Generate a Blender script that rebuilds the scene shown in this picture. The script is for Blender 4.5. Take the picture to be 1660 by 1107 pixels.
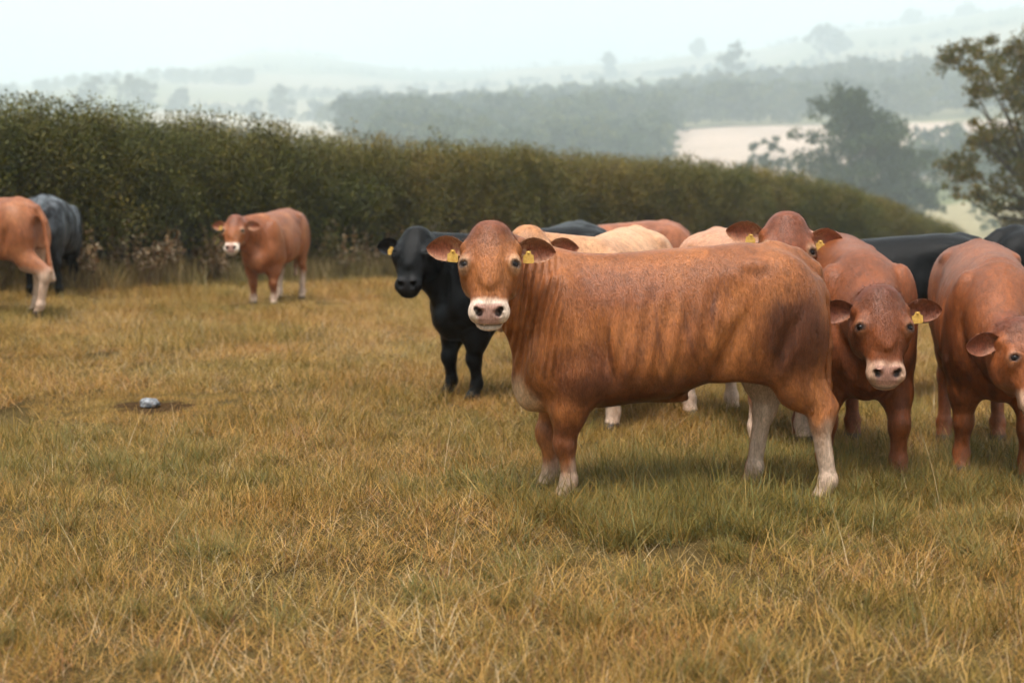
import bpy, bmesh, math, random
import numpy as np
from mathutils import Vector

SC = bpy.context.scene
for o in list(bpy.data.objects): bpy.data.objects.remove(o)
# ------------------------------------------------- camera, sky, sun, exposure
F_PX = 2305.0; EYE = 1.5; HOR = 327.0        # photograph: focal length in pixels, eye height, horizon row
cam_d = bpy.data.cameras.new('camera'); cam = bpy.data.objects.new('camera', cam_d)
SC.collection.objects.link(cam); SC.camera = cam
PITCH = math.atan((553.5 - HOR) / F_PX)
cam.location = (0, 0, EYE); cam.rotation_euler = (math.pi / 2 - PITCH, 0, 0)
cam_d.sensor_width = 36; cam_d.lens = 36 * F_PX / 1660
cam_d.clip_start = .05; cam_d.clip_end = 20000
cam_d.dof.use_dof = True; cam_d.dof.focus_distance = 6.95; cam_d.dof.aperture_fstop = 2.0

SUN_EL, SUN_AZ = math.radians(68), math.radians(-150)   # azimuth from +Y, clockwise
w = bpy.data.worlds.new('World'); SC.world = w; w.use_nodes = True
nt = w.node_tree; nt.nodes.clear()
wo = nt.nodes.new('ShaderNodeOutputWorld'); bg = nt.nodes.new('ShaderNodeBackground')
sky = nt.nodes.new('ShaderNodeTexSky'); sky.sky_type = 'NISHITA'; sky.sun_disc = False
sky.sun_elevation = SUN_EL; sky.sun_rotation = SUN_AZ; sky.air_density = 1.0; sky.dust_density = 6.0; sky.ozone_density = 1.5
ov = nt.nodes.new('ShaderNodeMix'); ov.data_type = 'RGBA'; ov.blend_type = 'MIX'
ov.inputs['Factor'].default_value = .86                       # closed cloud cover over the clear sky
ov.inputs['B'].default_value = (10.2, 10.45, 10.6, 1)
nt.links.new(sky.outputs[0], ov.inputs['A']); nt.links.new(ov.outputs['Result'], bg.inputs[0]); nt.links.new(bg.outputs[0], wo.inputs[0])
bg.inputs[1].default_value = .066
sl_ = bpy.data.lights.new('sun', 'SUN'); sun = bpy.data.objects.new('sun', sl_); SC.collection.objects.link(sun)
sl_.energy = 2.8; sl_.angle = math.radians(22); sl_.color = (1, .95, .88)
sd_ = Vector((math.sin(SUN_AZ) * math.cos(SUN_EL), math.cos(SUN_AZ) * math.cos(SUN_EL), math.sin(SUN_EL)))
sun.rotation_euler = sd_.to_track_quat('Z', 'Y').to_euler()
SC.view_settings.view_transform = 'Standard'; SC.view_settings.look = 'None'
SC.view_settings.exposure = 1.14; SC.view_settings.gamma = 1.0; SC.view_settings.use_curve_mapping = False
SC.render.engine = 'CYCLES'
cy = SC.cycles
cy.max_bounces = 5; cy.diffuse_bounces = 2; cy.glossy_bounces = 1; cy.transmission_bounces = 2; cy.volume_bounces = 1
cy.use_adaptive_sampling = True; cy.adaptive_threshold = .03
cy.use_denoising = True
cy.sample_clamp_indirect = 6.0
# ------------------------------------------------------------------- helpers
def link(o): SC.collection.objects.link(o); return o
def tagp(o, label=None, cat=None, group=None, kind=None):
    if label: o['label'] = label
    if cat: o['category'] = cat
    if group: o['group'] = group
    if kind: o['kind'] = kind
    return o
def mesh_data(name, v, f, mat=None, color=None, smooth=False):
    v = np.asarray(v, dtype=np.float32); f = np.asarray(f, dtype=np.int32)
    me = bpy.data.meshes.new(name)
    k = f.shape[1]
    me.vertices.add(len(v)); me.vertices.foreach_set('co', v.ravel())
    me.loops.add(f.size); me.loops.foreach_set('vertex_index', f.ravel())
    me.polygons.add(len(f)); me.polygons.foreach_set('loop_start', np.arange(0, f.size, k, dtype=np.int32))
    me.polygons.foreach_set('use_smooth', np.full(len(f), smooth))
    me.update(calc_edges=True); me.validate()
    if color is not None:
        c = np.ones((len(v), 4), dtype=np.float32); c[:, :3] = color
        at = me.color_attributes.new('col', 'FLOAT_COLOR', 'POINT'); at.data.foreach_set('color', c.ravel())
    if mat: me.materials.append(mat)
    return me
def mesh_obj(name, v, f, mat=None, parent=None, color=None, smooth=False):
    o = bpy.data.objects.new(name, mesh_data(name, v, f, mat, color, smooth)); link(o); o.parent = parent
    return o
def bm_obj(name, bm, mat=None, parent=None):
    me = bpy.data.meshes.new(name); bm.normal_update(); bm.to_mesh(me); bm.free()
    if mat: me.materials.append(mat)
    o = bpy.data.objects.new(name, me); link(o); o.parent = parent
    return o
# ----------------------------------------------------------------- materials
M = {}
class Nodes:
    def __init__(s, name):
        s.m = bpy.data.materials.new(name); s.m.use_nodes = True; s.t = s.m.node_tree; s.t.nodes.clear()
        s.out = s.t.nodes.new('ShaderNodeOutputMaterial'); M[name] = s.m
    def n(s, ty, **kw):
        x = s.t.nodes.new(ty)
        for k, val in kw.items():
            if k.startswith('_'): setattr(x, k[1:], val)
            else: x.inputs[k.replace('__', ' ')].default_value = val
        return x
    def l(s, a, b): s.t.links.new(a, b)
    def mixc(s, fac, A, B, blend='MIX'):
        x = s.t.nodes.new('ShaderNodeMix'); x.data_type = 'RGBA'; x.blend_type = blend
        for sock, val in ((x.inputs['Factor'], fac), (x.inputs['A'], A), (x.inputs['B'], B)):
            if hasattr(val, 'node'): s.l(val, sock)
            elif sock.type == 'RGBA': sock.default_value = (*val[:3], 1)
            else: sock.default_value = val
        return x.outputs['Result']
    def ramp(s, fac, pts):
        x = s.t.nodes.new('ShaderNodeValToRGB'); e = x.color_ramp.elements
        while len(e) < len(pts): e.new(.5)
        for i, (p, c) in enumerate(pts):
            e[i].position = p; e[i].color = (*c, 1) if hasattr(c, '__len__') else (c, c, c, 1)
        s.l(fac, x.inputs[0]); return x.outputs[0]
    def noise(s, vec, scale, detail=3, rough=.55):
        x = s.n('ShaderNodeTexNoise', Scale=scale, Detail=detail, Roughness=rough)
        if vec is not None: s.l(vec, x.inputs['Vector'])
        return x.outputs['Fac']
def coat_material(name, spec, rough, lo, hi, sheen):
    k = Nodes(name)
    at = k.n('ShaderNodeAttribute', _attribute_name='col')
    tc = k.n('ShaderNodeTexCoord'); mp = k.n('ShaderNodeMapping'); mp.inputs['Scale'].default_value = (1, 1, .28)
    mp.inputs['Rotation'].default_value = (0, .35, 0)
    k.l(tc.outputs['Object'], mp.inputs[0])
    f1 = k.noise(mp.outputs[0], 130, 3, .65); f2 = k.noise(tc.outputs['Object'], 22, 3, .6)
    r1 = k.ramp(f1, [(.25, lo), (.75, hi)]); r2 = k.ramp(f2, [(.3, .85), (.7, 1.12)])
    c = k.mixc(1, at.outputs['Color'], r1, 'MULTIPLY'); c = k.mixc(1, c, r2, 'MULTIPLY')
    b = k.n('ShaderNodeBsdfPrincipled', Roughness=rough)
    b.inputs['Specular IOR Level'].default_value = spec
    b.inputs['Sheen Weight'].default_value = sheen; b.inputs['Sheen Roughness'].default_value = .5
    bp = k.n('ShaderNodeBump', Strength=.5, Distance=.008); k.l(f1, bp.inputs['Height']); k.l(bp.outputs[0], b.inputs['Normal'])
    k.l(c, b.inputs['Base Color']); k.l(b.outputs[0], k.out.inputs[0])
coat_material('coat', .32, .44, .64, 1.34, .0)
coat_material('hair', .32, .42, .72, 1.26, .0)
coat_material('coat_black', .14, .40, .5, 1.6, .0)
k = Nodes('eye'); b = k.n('ShaderNodeBsdfPrincipled', Roughness=.18); b.inputs['Specular IOR Level'].default_value = .16; b.inputs['Base Color'].default_value = (.008, .005, .004, 1); k.l(b.outputs[0], k.out.inputs[0])
k = Nodes('tag'); b = k.n('ShaderNodeBsdfPrincipled', Roughness=.45)
tc = k.n('ShaderNodeTexCoord'); f = k.noise(tc.outputs['Object'], 60, 3)
k.l(k.ramp(f, [(.35, (.62, .34, .06)), (.65, (.80, .50, .12))]), b.inputs['Base Color']); k.l(b.outputs[0], k.out.inputs[0])
# ---------------------------------------------------------------- cattle ----
def smoothstep(a, b, x):
    t = np.clip((x - a) / (b - a), 0.0, 1.0)
    return t * t * (3 - 2 * t)

def vnoise(p, scale=1.0, seed=0):
    """value noise in [0,1] for an (n,3) array"""
    q = np.asarray(p, dtype=np.float64) * scale + seed * 17.31
    i = np.floor(q).astype(np.int64); f = q - i
    f = f * f * (3 - 2 * f)
    def hsh(a, b, c):
        n = (a * 374761393 + b * 668265263 + c * 2147483647 + seed * 1274126177) & 0xFFFFFFFF
        n = ((n ^ (n >> 13)) * 1274126177) & 0xFFFFFFFF
        n = ((n ^ (n >> 16)) * 2246822519) & 0xFFFFFFFF
        return ((n >> 8) & 0xFFFF) / 65535.0
    r = 0
    for dx in (0, 1):
        for dy in (0, 1):
            for dz in (0, 1):
                w = (f[:, 0] if dx else 1 - f[:, 0]) * (f[:, 1] if dy else 1 - f[:, 1]) * (f[:, 2] if dz else 1 - f[:, 2])
                r = r + w * hsh(i[:, 0] + dx, i[:, 1] + dy, i[:, 2] + dz)
    return r

def fbm(p, scale=1.0, seed=0, oct=3):
    r = 0; a = .5; s = 0
    for o in range(oct):
        r = r + a * vnoise(p, scale * 2 ** o, seed + o); s += a; a *= .5
    return r / s

def V(*a): return np.array(a, dtype=np.float64)
def unit(v): return v / max(np.linalg.norm(v), 1e-9)

def smooth_profile(xs, ys, sx, sigma):
    y = np.interp(sx, xs, ys)
    dx = sx[1] - sx[0]
    n = max(1, int(3 * sigma / dx)); k = np.exp(-.5 * (np.arange(-n, n + 1) * dx / sigma) ** 2); k /= k.sum()
    return np.convolve(np.pad(y, n, mode='edge'), k, mode='valid')

class Field:
    def __init__(s, lo, hi, h):
        s.lo = np.array(lo, float); s.h = h
        s.n = np.ceil((np.array(hi) - s.lo) / h).astype(int) + 1
        s.ax = [(s.lo[i] + h * np.arange(s.n[i])).astype(np.float32) for i in range(3)]
        s.F = np.full(s.n, 0.6, dtype=np.float32)
    def sub(s, lo, hi):
        a = np.clip(np.floor((np.array(lo) - s.lo) / s.h).astype(int), 0, s.n)
        b = np.clip(np.ceil((np.array(hi) - s.lo) / s.h).astype(int) + 1, 0, s.n)
        sl = tuple(slice(a[i], b[i]) for i in range(3))
        return sl, s.ax[0][sl[0]][:, None, None], s.ax[1][sl[1]][None, :, None], s.ax[2][sl[2]][None, None, :]
    def put(s, sl, d, k):
        f = s.F[sl]
        hh = np.maximum(k - np.abs(f - d), 0) / k
        s.F[sl] = np.minimum(f, d) - hh * hh * k * .25
    def cut(s, sl, d, k):
        f = -s.F[sl]
        hh = np.maximum(k - np.abs(f - d), 0) / k
        s.F[sl] = -(np.minimum(f, d) - hh * hh * k * .25)
    def ell(s, c, r, R=None, k=.05, cut=False, pad=.0):
        """ellipsoid; R rows are the axes"""
        c = np.asarray(c, float); r = np.asarray(r, float)
        ext = np.abs(R.T) @ r if R is not None else r
        m = k + .04 + pad
        sl, X, Y, Z = s.sub(c - ext - m, c + ext + m)
        X = X - c[0]; Y = Y - c[1]; Z = Z - c[2]
        if R is None: P = (X, Y, Z)
        else: P = [R[i, 0] * X + R[i, 1] * Y + R[i, 2] * Z for i in range(3)]
        k0 = np.sqrt(sum((P[i] / r[i]) ** 2 for i in range(3))) + 1e-6
        k1 = np.sqrt(sum((P[i] / r[i] ** 2) ** 2 for i in range(3))) + 1e-6
        d = (k0 * (k0 - 1) / k1).astype(np.float32)
        (s.cut if cut else s.put)(sl, d, k)
    def cone(s, a, b, ra, rb, k=.04, sy=1.0):
        """tapered capsule; sy squeezes it sideways (y)"""
        a = np.asarray(a, float); b = np.asarray(b, float)
        m = max(ra, rb) + k + .04
        sl, X, Y, Z = s.sub(np.minimum(a, b) - m, np.maximum(a, b) + m)
        ab = b - a; q = (ab ** 2).sum() + 1e-9
        t = np.clip(((X - a[0]) * ab[0] + (Y - a[1]) * ab[1] + (Z - a[2]) * ab[2]) / q, 0, 1)
        d = np.sqrt((X - a[0] - t * ab[0]) ** 2 + ((Y - a[1] - t * ab[1]) / sy) ** 2 + (Z - a[2] - t * ab[2]) ** 2)
        d = ((d - (ra + (rb - ra) * t)) * min(1, (1 + sy) / 2)).astype(np.float32)
        s.put(sl, d, k)
    def mesh(s):
        F = s.F; n = s.n; ins = F < 0
        c = [ins[i:n[0]-1+i, j:n[1]-1+j, k:n[2]-1+k] for i in (0, 1) for j in (0, 1) for k in (0, 1)]
        cnt = sum(x.astype(np.int8) for x in c)
        act = (cnt > 0) & (cnt < 8)
        I, J, K = np.nonzero(act)
        idx = np.full(act.shape, -1, dtype=np.int64); idx[I, J, K] = np.arange(len(I))
        cor = np.array([(i, j, k) for i in (0, 1) for j in (0, 1) for k in (0, 1)])
        val = np.stack([F[I + a, J + b, K + d] for a, b, d in cor], 1)
        acc = np.zeros((len(I), 3)); num = np.zeros(len(I))
        for p in range(8):
            for q in range(p + 1, 8):
                if np.abs(cor[p] - cor[q]).sum() != 1: continue
                m = (val[:, p] < 0) != (val[:, q] < 0)
                t = np.where(m, val[:, p] / np.where(m, val[:, p] - val[:, q], 1), 0)
                acc += m[:, None] * (cor[p] + t[:, None] * (cor[q] - cor[p])); num += m
        vert = (acc / num[:, None] + np.stack([I, J, K], 1)) * s.h + s.lo
        faces = []
        for ax in range(3):
            b, d = (ax + 1) % 3, (ax + 2) % 3
            A = np.take(ins, np.arange(n[ax] - 1), ax); B = np.take(ins, np.arange(1, n[ax]), ax)
            ch = A != B
            P = np.stack(np.nonzero(ch), 1)
            ok = (P[:, b] > 0) & (P[:, d] > 0) & (P[:, b] < n[b] - 1) & (P[:, d] < n[d] - 1)
            P = P[ok]
            sgn = A[P[:, 0], P[:, 1], P[:, 2]]
            def cell(ob, od):
                Q = P.copy(); Q[:, b] += ob; Q[:, d] += od
                return idx[Q[:, 0], Q[:, 1], Q[:, 2]]
            q = np.stack([cell(-1, -1), cell(0, -1), cell(0, 0), cell(-1, 0)], 1)
            q[~sgn] = q[~sgn][:, ::-1]
            faces.append(q)
        return vert, np.concatenate(faces)

def relax(v, q, it):
    n = len(v)
    e = np.concatenate([q[:, [0, 1]], q[:, [1, 2]], q[:, [2, 3]], q[:, [3, 0]]])
    deg = np.bincount(e[:, 0], minlength=n) + np.bincount(e[:, 1], minlength=n)
    for i in range(it):
        for lam in (.5, -.52):
            s = np.stack([np.bincount(e[:, 0], v[e[:, 1], a], n) + np.bincount(e[:, 1], v[e[:, 0], a], n) for a in range(3)], 1)
            v = v + lam * (s / deg[:, None] - v)
    return v

def vnormals(v, q):
    fn = np.cross(v[q[:, 2]] - v[q[:, 0]], v[q[:, 3]] - v[q[:, 1]])
    n = np.zeros_like(v)
    for c in range(4):
        for a in range(3):
            n[:, a] += np.bincount(q[:, c], fn[:, a], len(v))
    return n / (np.linalg.norm(n, axis=1)[:, None] + 1e-12)

TORSO = np.array([  # x, top, bottom, half width
    (-.80, 1.10, .78, .165), (-.77, 1.16, .76, .20), (-.69, 1.255, .75, .235),
    (-.56, 1.312, .75, .262), (-.40, 1.325, .705, .275), (-.22, 1.308, .63, .29), (0, 1.294, .545, .312),
    (.20, 1.276, .515, .305), (.40, 1.266, .49, .272), (.58, 1.25, .49, .24), (.70, 1.19, .53, .195),
    (.78, 1.11, .57, .15)])
HEAD = np.array([  # t, half width, top, bottom
    (-.055, .050, -.018, -.135), (-.045, .056, -.012, -.14), (-.02, .074, .008, -.165), (.02, .106, .024, -.195), (.08, .119, .034, -.225),
    (.15, .128, .034, -.245), (.21, .131, .028, -.25), (.27, .118, .016, -.243), (.33, .098, .004, -.215),
    (.375, .086, -.004, -.175), (.42, .080, -.006, -.145), (.455, .083, -.008, -.13), (.485, .081, -.012, -.128), (.51, .074, -.022, -.122),
    (.524, .05, -.04, -.11), (.53, .01, -.06, -.09)])

FEET = []
def col(r, g, b):
    f = lambda c: (c / 255 / 12.92) if c <= 10 else ((c / 255 + .055) / 1.055) ** 2.4
    return V(f(r), f(g), f(b))

def make_cow(name, label, loc, rz, pal, res=.014, scale=1.0, feet=None, poll=(1.12, 0, 1.34), yaw=0.0, pitch=58, roll=0,
             tail=None, hairs=0, tags=(1, 1), hs=1.0, earlift=(0.1, 0.1), mods=None, seed=1, fat=1.0, fold=0.0, xs=1.0, earl=1.0, chest=0.0, belly=0.0, hockx=(-.075, -.075), group='cattle standing in the field'):
    pal = dict(PAL, **pal)
    rng = np.random.default_rng(seed)
    ft = dict(FL=(.56, .16), FR=(.60, -.16), HL=(-.68, .17), HR=(-.60, -.17))
    ft.update(feet or {})
    P = V(*poll); psi = math.radians(yaw); phi = math.radians(pitch); rl = math.radians(roll)
    g = V(math.cos(psi), math.sin(psi), 0); s0 = V(-math.sin(psi), math.cos(psi), 0); u0 = V(0, 0, 1)
    sd = s0 * math.cos(rl) + u0 * math.sin(rl); up = u0 * math.cos(rl) - s0 * math.sin(rl)
    a = math.cos(phi) * g - math.sin(phi) * up; n = math.sin(phi) * g + math.cos(phi) * up
    RH = np.stack([a, sd, n])
    hv3 = V(.86, 1.12 / xs, 1.0) * hs
    H = lambda t, y, h: P + hv3[0] * a * t + hv3[1] * sd * y + hv3[2] * n * h
    FEET.extend([(loc[0] + scale * (xs * fx_ * math.cos(rz) - fy_ * math.sin(rz)), loc[1] + scale * (xs * fx_ * math.sin(rz) + fy_ * math.cos(rz))) for fx_, fy_ in ft.values()])
    tl = tail or [(-.69, 0, 1.255), (-.785, 0, 1.185), (-.845, 0, 1.05), (-.872, 0, .8), (-.875, 0, .6), (-.87, 0, .38)]
    lo = np.minimum(np.array([-.98, -.42, -.02]), P - .62 * hs); hi = np.maximum(np.array([1.0, .42, 1.42]), P + .62 * hs)
    for q in [H(.55, 0, 0), H(-.1, 0, .1)] + [V(*x) for x in tl]: lo = np.minimum(lo, q - .1); hi = np.maximum(hi, q + .1)
    ends = np.stack([H(t, y, h) for t in (-.15, .62) for y in (-.17, .17) for h in (-.3, .09)])
    lo = np.minimum(V(-1.08, -.42, -.03), np.minimum(ends.min(0) - .03, np.array(tl).min(0) - .1))
    hi = np.maximum(V(1.02, .42, 1.42), np.maximum(ends.max(0) + .03, np.array(tl).max(0) + .1))
    G = Field(lo, hi, res)
    # torso
    sl, X, Y, Z = G.sub((-1, -.5, .3), (1.1, .5, 1.5))
    sx = np.linspace(-1.0, 1.1, 600)
    tp, bt, hw = (smooth_profile(TORSO[:, 0], TORSO[:, i], sx, .022) for i in (1, 2, 3))
    hw = hw * fat; bt = bt + belly
    xx = X[:, 0, 0]
    tpx, btx, hwx = (np.interp(xx, sx, q)[:, None, None] for q in (tp, bt, np.maximum(hw, .008)))
    hgt = np.maximum((tpx - btx) / 2, .02); cz = (tpx + btx) / 2
    zz = (Z - cz) / hgt
    we = hwx * (1 - .16 * np.clip(zz, -1, 1) * smoothstep(-.5, .1, X) - .05 * np.clip(zz, -1, 1))
    we = we * (1 - .42 * smoothstep(.30, .62, X) * np.clip(-zz, 0, 1) ** 1.6)
    q = (np.abs(Y / we) ** 2.35 + np.abs(zz) ** 2.35) ** (1 / 2.35) - 1
    gr = np.gradient(q, res)
    d = q / np.sqrt(gr[0] ** 2 + gr[1] ** 2 + gr[2] ** 2 + 1e-3)
    d = np.maximum(d, np.maximum(X - .77, -.80 - X))
    G.put(sl, d.astype(np.float32), .02)
    def rotx(tilt):   # axes tilted in the x-z plane
        c, s_ = math.cos(tilt), math.sin(tilt)
        return np.array([(c, 0, s_), (0, 1, 0), (-s_, 0, c)])
    for sg, F_, B_ in ((1, 'FL', 'HL'), (-1, 'FR', 'HR')):
        fx, fy = ft[F_]; hx, hy = ft[B_]
        G.ell((.56, sg * .182, .87), (.15, .105, .32), rotx(-.28), k=.09)          # shoulder blade
        G.ell((.655, sg * .158, .73), (.13, .095, .16), k=.07)                        # point of shoulder
        G.ell((.50, sg * .175, .66), (.12, .085, .14), k=.07)                      # triceps
        G.ell((-.55, sg * .158, .96), (.235, .14, .30), rotx(.12), k=.08)         # thigh
        G.ell((-.67, sg * .140, .86), (.165, .125, .25), rotx(-.1), k=.07)         # buttock
        G.ell((-.45, sg * .172, .80), (.14, .09, .17), rotx(-.3), k=.08)           # stifle
        G.ell((-.35, sg * .17, .735), (.16, .05, .075), rotx(-.45), k=.08)          # flank fold
        G.ell((-.42, sg * .205, 1.215), (.06, .03, .025), k=.05)                 # hip bone
        G.ell((-.775, sg * .085, 1.10), (.05, .045, .055), k=.07)                 # pin bone
        # fore leg
        el = V(.53, sg * .172, .66); kn = V(fx + .015, fy * .98, .325); fl = V(fx - .005, fy, .135); ho = V(fx + .035, fy, .045)
        G.cone(el, (el + kn) / 2 + V(.01, 0, 0), .122, .092, k=.07, sy=.82)
        G.cone((el + kn) / 2 + V(.01, 0, 0), kn + V(0, 0, .03), .092, .062, k=.05, sy=.9)
        G.ell(kn + V(.008, 0, 0), (.060, .056, .066), k=.03)
        G.cone(kn + V(-.004, 0, -.03), fl + V(0, 0, .04), .048, .043, k=.035)
        G.ell(fl, (.05, .05, .048), k=.03)
        G.cone(fl, ho, .044, .05, k=.02)
        G.cone(ho + V(-.005, 0, 0), ho + V(.03, 0, -.012), .052, .036, k=.02)
        # hind leg
        kf = hx + .66
        st = V(-.44 + .25 * kf, sg * .165, .72); hk = V(hx + hockx[0 if sg > 0 else 1] + .03 * kf, hy * .96, .455); fl = V(hx - .012, hy, .14); ho = V(hx + .03, hy, .045)
        G.cone(V(-.57 + .1 * kf, sg * .158, .80), (hk + V(-.55, sg * .15, .76)) / 2 + V(.015, 0, 0), .145, .098, k=.07, sy=.72)
        G.cone((hk + V(-.55, sg * .15, .76)) / 2 + V(.015, 0, 0), hk + V(.005, 0, .03), .098, .056, k=.05, sy=.8)
        G.cone(hk + V(-.06, 0, .06), V(-.70, sg * .13, .72), .03, .07, k=.07, sy=.7)    # hamstring
        G.ell(hk, (.066, .05, .07), k=.035)
        G.cone(hk + V(.012, 0, -.03), fl + V(0, 0, .03), .052, .043, k=.04, sy=.9)
        G.ell(fl, (.053, .051, .05), k=.03)
        G.cone(fl, ho, .046, .05, k=.02)
        G.cone(ho + V(-.005, 0, 0), ho + V(.03, 0, -.012), .052, .036, k=.02)
    for sg in (1, -1):      # hollow flank, crease behind the shoulder, fold before the thigh
        G.ell((-.27, sg * .325, 1.10), (.11, .065, .10), rotx(.3), k=.06, cut=True)
        G.ell((.385, sg * .316, .82), (.03, .06, .24), rotx(-.25), k=.06, cut=True)
        G.ell((-.30, sg * .316, .84), (.03, .06, .17), rotx(.35), k=.06, cut=True)
        G.ell((-.55, sg * .316, .76), (.025, .05, .2), rotx(.35), k=.06, cut=True)
    G.ell((.69 + chest * .7, 0, .60), (.15, .11, .11), rotx(.5), k=.13)                                  # brisket
    G.ell((-.66, 0, 1.25), (.13, .045, .04), rotx(.45), k=.08)                   # tail head
    G.ell((.02, 0, .545), (.12, .03, .018), rotx(.12), k=.08)                       # sheath / navel
    for i in range(len(tl) - 1):
        r0, r1 = (.042, .04, .03, .024, .022, .034, .03)[i], (.04, .03, .024, .022, .034, .022, .02)[i]
        G.cone(tl[i], tl[i + 1], max(r0, res * 1.4), max(r1, res * 1.4), k=.03)
    # neck
    B0 = V(.47, 0, .95); E = H(.10, 0, -.15); back = unit(.75 * g + .55 * n * 0 + V(0, 0, .1))
    hd_flat = g
    dist = np.linalg.norm(E - B0)
    C1 = B0 + V(.42, 0, .16) * dist; C2 = E - hd_flat * .42 * dist - V(0, 0, .03)
    ts = np.linspace(0, 1, 15)
    cv = np.array([(1-t)**3 * B0 + 3*(1-t)**2*t * C1 + 3*(1-t)*t*t * C2 + t**3 * E for t in ts])
    for i, t in enumerate(ts):
        T = unit(cv[min(i + 1, 14)] - cv[max(i - 1, 0)])
        S_ = unit(np.cross(V(0, 0, 1), T)); U_ = np.cross(T, S_)
        ru = np.interp(t, [0, .3, .6, 1], [.30, .25, .195, .15]); rs = np.interp(t, [0, .3, .6, 1], [.20, .17, .138, .112])
        G.ell(cv[i] + V(0, 0, -.0), (.085 + .04 * (1 - t), rs, ru), np.stack([T, S_, U_]), k=.05)
    # throat and dewlap
    th = H(.25, 0, -.22); br = V(.72 + chest, 0, .585)
    mid = (cv[6] + V(0, 0, -.17))
    for i in range(10):
        t = i / 9.0
        c = (1 - t) ** 2 * th + 2 * t * (1 - t) * mid + t * t * br
        G.ell(c, (.06, .042 + .03 * t, .075 + .03 * t), k=.06)
    # head
    m = .07
    sl, X, Y, Z = G.sub(ends.min(0) - m, ends.max(0) + m)
    X = X - P[0]; Y = Y - P[1]; Z = Z - P[2]
    t_ = (RH[0, 0] * X + RH[0, 1] * Y + RH[0, 2] * Z) / hv3[0]
    y_ = (RH[1, 0] * X + RH[1, 1] * Y + RH[1, 2] * Z) / hv3[1]
    h_ = (RH[2, 0] * X + RH[2, 1] * Y + RH[2, 2] * Z) / hv3[2]
    t_ = t_ + .75 * (h_ + .045) * smoothstep(.36, .47, t_)
    stt = np.linspace(-.12, .6, 400)
    w_, tp_, bt_ = (smooth_profile(HEAD[:, 0], HEAD[:, i], stt, .009) for i in (1, 2, 3))
    w_ = np.maximum(w_ - .8 * np.maximum(stt - .535, 0), .004)
    wt, tt, bb = (np.interp(t_, stt, q) for q in (w_, tp_, bt_))
    hh = np.maximum((tt - bb) / 2, .015); cc = (tt + bb) / 2
    zz = (h_ - cc) / hh
    wt = wt * (1 - .22 * np.clip(-zz, -.2, 1) * smoothstep(.2, .33, t_) * (1 - smoothstep(.40, .47, t_)) - .10 * np.clip(-zz, 0, 1))
    pw = 2.5
    q = (np.abs(y_ / wt) ** pw + np.abs(zz) ** pw) ** (1 / pw) - 1
    gr = np.gradient(q.astype(np.float32), res / hs)
    d = q / np.sqrt(gr[0] ** 2 + gr[1] ** 2 + gr[2] ** 2 + 1e-2) * hs
    d = np.maximum(d, np.maximum(t_ - .53, -.048 - t_) * hv3[0])
    G.put(sl, d.astype(np.float32), .08)
    he = lambda c, r, k=.03, cut=False, Rm=None: G.ell(H(*c), np.array(r) * hv3, RH if Rm is None else Rm @ RH, k=k * hs, cut=cut)
    he((-.016, 0, -.062), (.060, .072, .080), k=.07)                       # poll tuft
    he((.20, 0, .016), (.16, .05, .022), k=.05)
    for sg in (1, -1):
        he((.18, sg * .104, -.018), (.06, .032, .034), k=.04)            # brow
        he((.225, sg * .112, -.05), (.045, .024, .036), k=.035)             # eye socket
        he((.21, sg * .088, -.155), (.12, .045, .085), k=.05)              # jowl
        he((.478, sg * .058, -.062), (.046, .034, .036), k=.03)             # lip pad
        he((.468, sg * .045, -.020), (.03, .026, .02), k=.02)              # nostril rim
        he((.07, sg * .105, -.075), (.035, .035, .04), k=.04)              # ear root
    he((.515, 0, -.118), (.045, .056, .026), k=.025)                       # chin
    for sg in (1, -1):
        Rn = np.array([(.75, .66 * sg, 0), (-.66 * sg, .75, 0), (0, 0, 1)])
        he((.498, sg * .042, -.030), (.024, .012, .020), k=.012, cut=True, Rm=Rn)
        he((.484, sg * .053, -.018), (.012, .014, .013), k=.01, cut=True)
    if res < .012:
        for yy in np.linspace(-.07, .07, 9):
            he((.563 - 3.2 * yy * yy, yy, -.092 - 1.0 * yy * yy), (.022, .014, .005), k=.012, cut=True)
    eyes = []
    for sg in (1, -1):
        nn = unit(V(.0, sg * .58, .81) @ RH); p0 = H(.212, sg * .070, -.075)
        dirn = unit(V(.0, sg * .56, .83) @ RH)
        for st_ in np.arange(0, .16, .002):
            q_ = np.clip(np.round((p0 + dirn * st_ - G.lo) / res).astype(int), 0, G.n - 1)
            if G.F[tuple(q_)] > 0: break
        ep = p0 + dirn * st_
        eyes.append((ep, nn, sg))
        Ra = unit(a - nn * (a @ nn)); Re = np.stack([Ra, np.cross(nn, Ra), nn])
        if res < .016:
            G.ell(ep - nn * .0165 * hs - Ra * .006, V(.030, .036, .019) * hs, Re, k=.025)
            G.ell(ep + nn * .010 * hs, V(.0135, .024, .028) * hs, Re, k=.008, cut=True)
    if mods: mods(G, H, RH)
    v, f = G.mesh()
    v = relax(v, f, 2)
    # keep the largest shell only
    nv = vnormals(v, f)
    # relief: skin folds on the neck, hide unevenness
    L = (v - P) @ RH.T / hv3        # head coordinates
    onhead = smoothstep(-.16, -.06, L[:, 2]) * smoothstep(-.13, -.05, L[:, 0]) * (np.abs(L[:, 1]) < .2) * (L[:, 0] < .6)
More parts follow.
